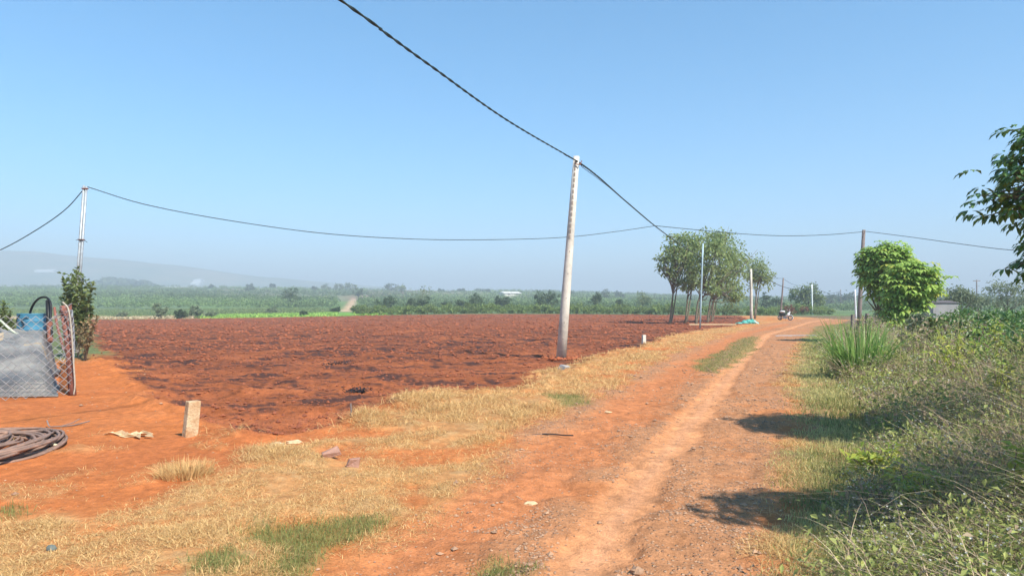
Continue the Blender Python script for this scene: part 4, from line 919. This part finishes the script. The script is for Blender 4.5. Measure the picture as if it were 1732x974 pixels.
v, f = tube([(0, 0, -.1), tp * .5 + [.02, 0, 0], tp * .97], [.065, .06, .055], 8); MB().add(v, f).build('corner_post', M['rusty'], t, smooth=True)
rp = np.array([[.05, -.06, 0], [.075, -.06, .2], [.05, -.06, .6], [.03, -.06, .95], [-.0, -.06, 1.3], [-.05, -.06, 1.6], [-.16, -.05, 1.72]]); v, f = tube(curve3(rp, 40), .014, 7); MB().add(v, f).build('bound_rope', M['rope'], t, smooth=True)
B = MB(); R = np.random.default_rng(77)
for k in range(14):
    p0 = tp * R.uniform(.45, 1.0); pts = [p0 + R.normal(size=3) * [.09, .06, .08] for _ in range(5)]; B.add(*tube(curve3(pts, 14), .006, 4))
B.build('wire_tangle', M['wire'], t)
E = np.array([L0[0] - A[0], L0[1] - A[1], 0]); v, f = tube([E + [0, 0, -.1], E + [0, 0, 1.75]], .05, 8); MB().add(v, f).build('end_post', M['rusty'], t)
E = np.array([S0[0] - A[0], S0[1] - A[1], 0]); v, f = tube([E + [0, 0, -.1], E + [0, 0, 1.7]], .05, 8); MB().add(v, f).build('end_post', M['rusty'], t)

# black pond liner over the bank
def tarp_z(u, w_):   # u across (0 right edge .. 1 left), w_ depth 0 front .. 1 back
    edge = ss(0, .05, w_) * ss(1, .8, w_) * ss(0, .05, u); z = 1.02 * ss(-.25, .72, w_) * ss(1.12, .8, w_) 
    fold = .075 * np.abs(np.sin(u * 26 + 7 * w_ + 5 * fbm(u * 6, w_ * 2, 2, 3))) * ss(0, .3, w_) + .07 * (fbm(u * 12, w_ * 7, 3, 5) - .5)
    return (z + fold) * edge
us, ws = np.meshgrid(np.linspace(0, 1, 130), np.linspace(0, 1, 90)); yy = 12.05 + ws * 5.2 - us * .9 * (1 - ws)
xx = -.672 * yy - .12 + .25 * (fbm(us * 3 + 7, ws * 6, 3, 8) - .5) - us * 6.5
zz = np.maximum(tarp_z(us, ws), 0) + .035
zz = zz + np.where((us < .06) & (ws > .12) & (ws < .22), -.05, 0)
nr, nt = xx.shape; i = np.arange(nr - 1)[:, None] * nt; j = np.arange(nt - 1)[None]
q = np.stack([i + j, i + j + 1, i + nt + j + 1, i + nt + j], -1).reshape(-1, 4)
V = np.stack([xx.ravel(), yy.ravel(), zz.ravel()], 1); fc = V[q].mean(1); fu = us.ravel()[q].mean(1); fw = ws.ravel()[q].mean(1)
line = .19 + .10 * (1 - fw) + .02 * np.sin(fw * 9); dusty = (np.abs(fu - line) < .018 + .03 * (1 - fw)) & (fw < .62)
dusty |= (np.abs(fw - .40 - .1 * fu) < .012) & (fu < .10) & (fu > .02)
B = MB(); B.v.append(V); B.n = len(V); B.f = [(q[~dusty], 0), (q[dusty], 1)]
lin = B.build('pond_liner', [M['tarp'], M['tarp_dusty']], smooth=True); tag(lin, 'grey black plastic sheet spread over the bank behind the fence, with dusty folds', 'plastic sheet')
lin.modifiers.new('thick', 'SOLIDIFY').thickness = -.03

Yd = 16.2; c = P(54, 562, Yd); z0 = c[2] - .12
t = thing('blue_drum', 'cut open blue plastic drum on the bank behind the fence', 'drum', (c[0], c[1], z0))
rad = 21 * Yd / F; hh = P(54, 530, Yd)[2] - z0
prof = [(0.02, 0), (rad * .93, 0), (rad * .98, .03), (rad, hh * .3), (rad * 1.03, hh * .32), (rad, hh * .36), (rad, hh * .66), (rad * 1.03, hh * .69), (rad, hh * .73), (rad * .98, hh * .97), (rad * 1.02, hh), (rad * .93, hh), (rad * .93, .05), (0.02, .04)]
th = np.arange(28) * 2 * PI / 28; V = np.array([[r * math.cos(a), r * math.sin(a), z] for r, z in prof for a in th]); k = 28
i = np.arange(len(prof) - 1)[:, None] * k; j = np.arange(k)[None]; q = np.stack([i + j, i + (j + 1) % k, i + k + (j + 1) % k, i + k + j], -1).reshape(-1, 4)
MB().add(V, q).build('body', M['blue'], t, smooth=True)
B = MB(); R = np.random.default_rng(3)
pts = np.array([[-.05, -.33, hh * .95], [-.12, -.34, hh * .7], [-.05, -.33, hh * .45], [.05, -.33, hh * .5], [.0, -.34, hh * .75], [.14, -.3, hh * .85]]); MB().add(*tube(curve3(pts, 40), .012, 5)).build('cord', M['black'], t)
hosep = curve3(q3([(50, 545, 16.2), (52, 525, 16.1), (60, 510, 16), (70, 503, 16), (80, 504, 16), (86, 515, 15.9), (86, 540, 15.8), (88, 566, 15.6)]), 60)
tag(MB().add(*tube(hosep, .026, 8)).build('suction_hose', M['black'], smooth=True), 'thick black hose arching from the blue drum to the ground', 'hose')
v, f = tube(q3([(81, 508, 16.0), (82, 540, 15.9), (83, 572, 15.8)]), .05, 8); v2, f2 = tube(q3([(92, 520, 15.9), (96, 548, 15.7), (108, 592, 15.2)]), .03, 6)
t = thing('pump_stand', 'dark upright pipe with a rusty foot beside the blue drum', 'pipe stand', (0, 0, 0)); MB().add(v, f).build('upright_pipe', M['black'], t, smooth=True); MB().add(v2, f2).build('brace', M['rusty'], t)
v, f = tube(q3([(84, 545, 15.75), (85, 578, 15.6)]), .06, 8); MB().add(v, f).build('foot', M['rusty'], t)
tag(MB().add(*tube(curve3(q3([(-30, 520, 15.8), (0, 541, 15.4), (15, 555, 15.1), (36, 569, 14.9)]), 30), .024, 8)).build('plastic_pipe', M['pvc'], smooth=True), 'pale yellow green plastic pipe sloping down at the left edge', 'pipe')

# coil of hose
cx, cy = -6.12, 7.25; cz = gz1(cx, cy); t = thing('hose_coil', 'big coil of dusty brown black hose lying on the red earth at the left edge', 'hose coil', (cx, cy, cz)); R = np.random.default_rng(8); B = MB()
for k in range(30):
    r = R.uniform(.85, 1.12); el = R.uniform(.30, .85); ox, oy = .85 - el * r * .95 + R.normal() * .05 - (.0 if el > .6 else R.uniform(0, .6)), R.normal() * .06; ph = R.uniform(0, 6.28); a = np.linspace(0, 2 * PI, 73)[:-1]; a = np.append(a, a[0] + 2 * PI)
    ro = PI / 2 + R.normal() * .22; X = np.cos(a) * r; Yv = np.sin(a) * r * el; z = .02 + .006 * k * .55 + .02 * np.sin(2 * a + ph) + .015 * np.sin(3 * a + ph * 2)
    X2 = X * math.cos(ro) - Yv * math.sin(ro) + ox; Y2 = X * math.sin(ro) + Yv * math.cos(ro) + oy; B.add(*tube(np.stack([X2, Y2, z], 1), .0165, 7, False))
B.build('coiled_hose', M['hose'], t, smooth=True)
for px, py, rz in [(38, 735, .1), (66, 733, .2), (88, 757, 1.0)]:
    g = G(px, py + 3); v, f = tube([(g[0] - cx - .06, g[1] - cy + .01, .06), (g[0] - cx, g[1] - cy, .065), (g[0] - cx + .06, g[1] - cy - .01, .06)], [.014, .016, .014], 7); MB().add(v, f).build('tape_tie', M['tape'], t)

# ------------------------------------------------------------------ small things on the ground
g = G(319, 740); Yp = g[1]; x0, z0 = g[0], gz1(*g)
B = MB(); n_ = 14; V = []; s0 = .145
tilt = (P(325, 673, Yp) - P(319, 738, Yp)); rz = math.radians(45)
tilt = tilt * np.array([1, 1, .9]); hh = tilt[2]
v, f = box(0, 0, hh / 2 - .08, .155, .13, hh + .16, .96, rz, (tilt[0] / hh, 0))
o = MB().add(v, f).build('marker_post', M['post_concrete']); o.location = (x0, Yp, z0); bv = o.modifiers.new('b', 'BEVEL'); bv.width = .012; bv.segments = 2
tag(o, 'short square concrete post standing on the red earth at left', 'marker post')
g = G(1089, 583); o = MB().add(*box(0, 0, .16, .16, .14, .42, .9, .3)).build('marker_post', M['concrete']); o.location = (g[0], g[1], gz1(*g)); tag(o, 'tiny pale stub post at the field edge right of the leaning pole', 'marker post')
def rock(name, label, px, py, r, sq, m, seed, cat='stone', rz=0):
    g = G(px, py); o = MB().add(*sphere((0, 0, 0), r, 9, 6, .5, seed, sq)).build(name, M[m]); o.location = (g[0], g[1], gz1(*g) + r * sq[2] * .35); o.rotation_euler = (0, 0, rz); tag(o, label, cat); return o
def slab(name, label, px, py, sx, sy, sz, m, tilt, rz, cat, lift=0.):
    g = G(px, py); v, f = box(0, 0, 0, sx, sy, sz, .85); R = np.random.default_rng(int(px)); v = v + R.normal(size=v.shape) * min(sx, sy) * .09
    o = MB().add(v, f).build(name, M[m]); o.location = (g[0], g[1], gz1(*g) + sz * .5 + lift); o.rotation_euler = (tilt[0], tilt[1], rz); tag(o, label, cat)
    bv = o.modifiers.new('b', 'BEVEL'); bv.width = min(sz, sx) * .12; bv.segments = 2; return o
slab('broken_brick', 'broken pinkish brick piece tilted in the dry grass', 560, 780, .20, .12, .05, 'brick', (.5, -.2), .25, 'brick piece', .03)
slab('broken_brick', 'worn brick lump sunk in the dry grass, right of the pinkish one', 598, 794,   .13, .10, .08, 'brick', (.1, .1), .3, 'brick piece', .0)
for i, (px, py, lab) in enumerate([(470, 752, 'pale stone on the left of the grass edge pair'), (497, 748, 'pale stone on the right of the grass edge pair')]):
    rock('pale_stone', lab, px, py, .07, (1.3, 1, .45), 'husk', 10 + i)
slab('flat_stone', 'flat grey stone slab at the foot of the leaning concrete pole', 960, 629, .4, .35, .05, 'wall_grey', (.05, .05), .5, 'stone', -.02)
slab('stone_slab', 'long flat pale slab across the right side of the road far off', 1345, 568, 2.5, .35, .05, 'wall_grey', (0, 0), -.1, 'slab', -.035)
rock('dark_pebble', 'small grey green stone in the dry grass at the lower left', 87, 934, .035, (1, .8, .7), 'tin', 21)
rock('pale_pebble', 'small pale flat pebble on the road beside the dry grass', 1028, 695, .045, (1.3, 1, .4), 'husk', 22)
rock('pale_pebble', 'pale flat pebble in the lower left part of the road', 898, 848, .04, (1.3, 1, .4), 'husk', 23)
rock('brown_stone', 'largest brown stone near the bottom of the road', 1078, 966, .04, (1.2, 1, .7), 'stone', 24)
# stake
g = G(593, 712); o = MB().add(*tube([(0, 0, -.05), (.01, 0, .12), (.0, 0, .23)], [.016, .014, .012], 6)).build('wooden_stake', M['pole_brown']); o.location = (g[0], g[1], gz1(*g)); tag(o, 'little wooden stake standing at the field edge by the dry grass', 'stake')
# dry husks / leaves, twigs
B = MB(); g = G(228, 737); R = np.random.default_rng(31); c = np.stack([np.linspace(-.22, .2, 9), R.uniform(-.07, .07, 9), np.full(9, .02)], 1)
d = np.stack([R.normal(size=9), R.normal(size=9) * .3, R.random(9) * .12], 1); v, f = leaves(c, d, .22, .075, R, .05, .4); o = B.add(v, f).build('dry_husk', M['husk']); o.location = (g[0], g[1], gz1(*g)); tag(o, 'curled pale dry husk leaves lying left of the marker post', 'husk')
o.modifiers.new('s', 'SOLIDIFY').thickness = .004
g = G(90, 722); pts = [(-.12, .05, .1), (-.05, .0, .03), (.05, -.02, .03), (.25, .02, .04), (.42, .12, .08)]; B = MB().add(*tube(curve3(pts, 20), .009, 5)); B.add(*tube([(.1, 0, .03), (.2, .1, .06), (.24, .18, .1)], .006, 4))
o = B.build('dead_branch', M['pole_brown']); o.location = (g[0], g[1], gz1(*g)); tag(o, 'small dead branch on the red earth above the hose coil', 'branch')
g = G(940, 738); o = MB().add(*tube(curve3([(-.3, .0, .02), (-.1, .02, .03), (.1, -.01, .02), (.22, -.03, .02)], 16), .009, 5)).build('cable_scrap', M['black']); o.location = (g[0], g[1], gz1(*g)); tag(o, 'thin dark scrap of cable lying at the left side of the road', 'cable scrap')
# planks by the grove
for px, py, ln, rz, lab in [(1195, 550, 3.2, .05, 'long pale plank lying on the ground left, under the grove'), (1222, 549, 2.4, -.1, 'shorter pale plank lying on the ground right, under the grove')]:
    x = XY(px, 60); o = MB().add(*box(0, 0, .12, ln, .12, .1)).build('plank', M['husk']); o.location = (x, 60, gz1(x, 60)); o.rotation_euler = (0, 0, rz); tag(o, lab, 'plank', 'planks under the grove')
# charred lumps in the field
for i, (px, py, sx, lab) in enumerate([(572, 617, .5, 'blackened heap in the middle of the red field'), (607, 657, .35, 'burnt black heap near the lower edge of the red field')]):
    g = G(px, py); R = np.random.default_rng(70 + i); n = 160; c = np.stack([R.normal(size=n) * sx * .5, R.normal(size=n) * sx * .35, np.abs(R.normal(size=n)) * .05], 1); a = R.random(n) * 6.28
    v, f = blades(c, .03 + .06 * R.random(n), .03, np.stack([np.cos(a), np.sin(a)], 1) * 1.1, R); o = MB().add(v, f).build('burnt_heap', M['black']); o.location = (g[0], g[1], gz1(*g)); tag(o, lab, 'burnt heap', kind='stuff')

# green net heap
Yn = 66; x = XY(1268, Yn); t = thing('green_net_heap', 'crumpled heap of green netting at the foot of the concrete pole', 'netting', (x, Yn, gz1(x, Yn)))
B = MB()
for i, (ox, r, sq, zz) in enumerate([(-.95, .28, (1.5, .9, .45), .08), (-.45, .34, (1.1, 1, .8), .14), (-.1, .36, (1.1, 1, .9), .16), (.35, .30, (1, 1, .95), .2), (.62, .24, (1.3, .9, .6), .1)]):
    B.add(*sphere((ox, 0, zz), r, 12, 8, .32, 90 + i, sq))
B.add(*sphere((.25, 0, .38), .14, 8, 6, .6, 99, (.7, .7, 1.6))); o = B.build('netting', M['green_net'], t)
MB().add(*tube([(.35, -.25, .35), (.6, -.3, .12), (.85, -.2, .03)], [.05, .06, .03], 6)).build('pale_end', M['white'], t)

# motorbike
Yb = 78; x = XY(1328, Yb); t = thing('motorbike', 'white and dark motorbike parked on the left side of the road far off', 'motorbike', (x, Yb, gz1(x, Yb) + .0), rz=math.radians(-48))
def ring(cx, cz, r, rr, k=20, kk=6):
    a = np.linspace(0, 2 * PI, k + 1); return tube(np.stack([cx + np.cos(a) * r, 0 * a, cz + np.sin(a) * r], 1), rr, kk, False)
for cx in (-.62, .62):
    o = MB().add(*ring(cx, .29, .25, .045)).build('wheel', M['tyre'], t, smooth=True)
    B = MB(); B.add(*ring(cx, .29, .19, .015)); 
    for a in np.arange(6) * PI / 3: B.add(*tube([(cx, 0, .29), (cx + math.cos(a) * .19, 0, .29 + math.sin(a) * .19)], .01, 4))
    B.add(*tube([(cx, -.06, .29), (cx, .06, .29)], .04, 8)); B.build('rim', M['chrome'], o)
v, f = sphere((-.32, 0, .62), .3, 12, 8, 0, 0, (1.35, .55, .55)); MB().add(v, f).build('body', M['tyre'], t, smooth=True)
MB().add(*box(0, 0, .33, .5, .22, .28, .8)).build('engine', M['steel'], t)
MB().add(*tube([(.2, 0, .42), (.36, 0, .62), (.46, 0, .86)], [.16, .17, .13], 8)).build('leg_shield', M['white'], t, smooth=True)
v, f = tube([(-.75, 0, .78), (-.3, 0, .80), (.05, 0, .74)], [.09, .13, .10], 8); MB().add(v * [1, 1, 1], f).build('seat', M['black'], t, smooth=True)
o = MB().add(*tube([(.62, 0, .29), (.52, 0, .62), (.42, 0, .98)], .03, 6)).build('fork', M['chrome'], t)
MB().add(*ring(.62, .29, .31, .035)).build('mudguard', M['white'], t)
v, f = tube([(.36, -.33, 1.02), (.42, -.1, .98), (.42, .1, .98), (.36, .33, 1.02)], .022, 6); o = MB().add(v, f).build('handlebar', M['black'], t)
for s in (-1, 1):
    MB().add(*tube([(.36, .25 * s, 1.02), (.38, .3 * s, 1.18)], .01, 4)).add(*sphere((.38, .3 * s, 1.22), .055, 8, 6, 0, 0, (.4, 1.2, .9))).build('mirror', M['chrome'], t)
MB().add(*sphere((.54, 0, .93), .1, 10, 8, 0, 0, (.7, 1.1, 1))).build('headlight', M['white'], t, smooth=True)
MB().add(*tube([(-.1, -.16, .28), (-.5, -.17, .30), (-.85, -.17, .38)], [.035, .05, .05], 8)).build('exhaust', M['chrome'], t)
MB().add(*tube([(-.02, .08, .3), (-.06, .26, .02)], .015, 5)).build('stand', M['black'], t)
loc = np.array([x, Yb, gz1(x, Yb)]); c_, s_ = math.cos(math.radians(-48)), math.sin(math.radians(-48))
o = MB().add(*sphere((-.32, 0, .99), .25, 12, 9, .3, 5, (1.25, .8, .55))).build('white_sack', M['white'], smooth=True); o.location = loc; o.rotation_euler = (0, 0, math.radians(-48)); tag(o, 'full white sack resting on the seat of the motorbike', 'sack')

# gate posts near the bend
for i, (px, pt, lab) in enumerate([(1441, 532, 'dark low gate post at the roadside left of the brown pole'), (1465, 530, 'dark low gate post right of the brown pole foot')]):
    x = XY(px, 40); b = at(px, 40); h = P(px, pt, 40)[2] - b[2]; o = MB().add(*box(0, 0, h / 2, .18, .18, h, .9, .2, (.05, 0))).build('gate_post', M['pole_brown']); o.location = b; tag(o, lab, 'gate post', 'gate posts')
b = at(1453, 40.4); o = MB().add(*tube([(-.45, 0, .95), (.5, 0, .9)], .035, 6)).add(*tube([(-.45, 0, .55), (.5, 0, .5)], .03, 6)).build('gate_rail', M['husk']); o.location = b; tag(o, 'pale rails laid between the two low gate posts', 'rail')

# ------------------------------------------------------------------ sheds
def shed(name, label, px, py, Y, wpx, hpx, depth, wall, roof, rz=0, gable=.35, z=None, cat='shed', group=None, doors=0):
    X = XY(px, Y); s = Y / F; wd = wpx * s; h = hpx * s; zb = (float(base_z(X, Y)) if z is None else z); ztop = P(px, py, Y)[2]; zb = max(zb, ztop - h * 1.0) if z is None else z
    t = thing(name, label, cat, (X, Y, ztop - h), group, rz); hw = h * (1 - gable) ; foot = (ztop - h) - (float(base_z(X, Y)) - 1)
    MB().add(*box(0, 0, hw / 2 - max(foot, 0) / 2, wd, depth, hw + max(foot, 0))).build('wall', M[wall], t)
    e = .04 * wd; V = np.array([[-wd / 2 - e, -depth / 2 - e, hw + .02], [wd / 2 + e, -depth / 2 - e, hw + .02], [wd / 2 + e, 0, h], [-wd / 2 - e, 0, h], [-wd / 2 - e, depth / 2 + e, hw + .02], [wd / 2 + e, depth / 2 + e, hw + .02]])
    MB().add(V, [np.array([[0, 1, 2, 3], [3, 2, 5, 4], [0, 4, 5, 1]]), np.array([[0, 3, 4], [1, 5, 2]])]).build('roof', M[roof], t)
    for k in range(doors): MB().add(*box(wd * (-.25 + .5 * k), -depth / 2 - .03, hw * .35, wd * .12, .08, hw * .7)).build('door', M['roof_dark'], t)
    return t
shed('farm_shed', 'pale roofed farm shed on the ridge above the field, partly hidden by trees', 862, 493, 480, 30, 6, 14, 'roof_pale', 'roof_pale', .35, .6, doors=2)
shed('grey_hut', 'grey walled hut with dark roof edge behind the coffee plants', 1583, 508, 48, 46, 20, 2.0, 'hut_wall', 'roof_dark', .1, .25, cat='hut', doors=0)
shed('greenhouse', 'white greenhouse at the left end by the distant wood', 259, 484.5, 1050, 14, 3.2, 25, 'white', 'white', 0, .4, cat='greenhouse', group='greenhouses below the hills')
shed('greenhouse', 'longer white greenhouse right of the distant wood', 296, 484.5, 1080, 27, 3.0, 25, 'white', 'white', 0, .4, cat='greenhouse', group='greenhouses below the hills')
for px, py, wd, lab in [(78, 458, 30, 'long pale greenhouse high on the hill at far left'), (336, 474, 12, 'pale greenhouse on the hill slope, upper one'), (333, 479, 14, 'pale greenhouse on the hill slope, lower one')]:
    ys = np.linspace(1150, 2000, 400); X = XY(px, ys); q = PYH + (EYE - hill_z(X, ys)) / ys * F; i = int(np.argmax(q <= py)); Y = ys[i]; s = Y / F
    t = thing('greenhouse', lab, 'greenhouse', (X[i], Y, hill_z(X, ys)[i] - 4), 'greenhouses below the hills'); MB().add(*box(0, 0, 2, wd * s, 20, 6)).build('wall', M['white'], t); MB().add(*tube([(-wd * s / 2, 0, 3.5), (wd * s / 2, 0, 3.5)], 3.5, 12)).build('roof', M['white'], t)
print('polys', sum(len(o.data.polygons) for o in C.objects if o.type == 'MESH'))
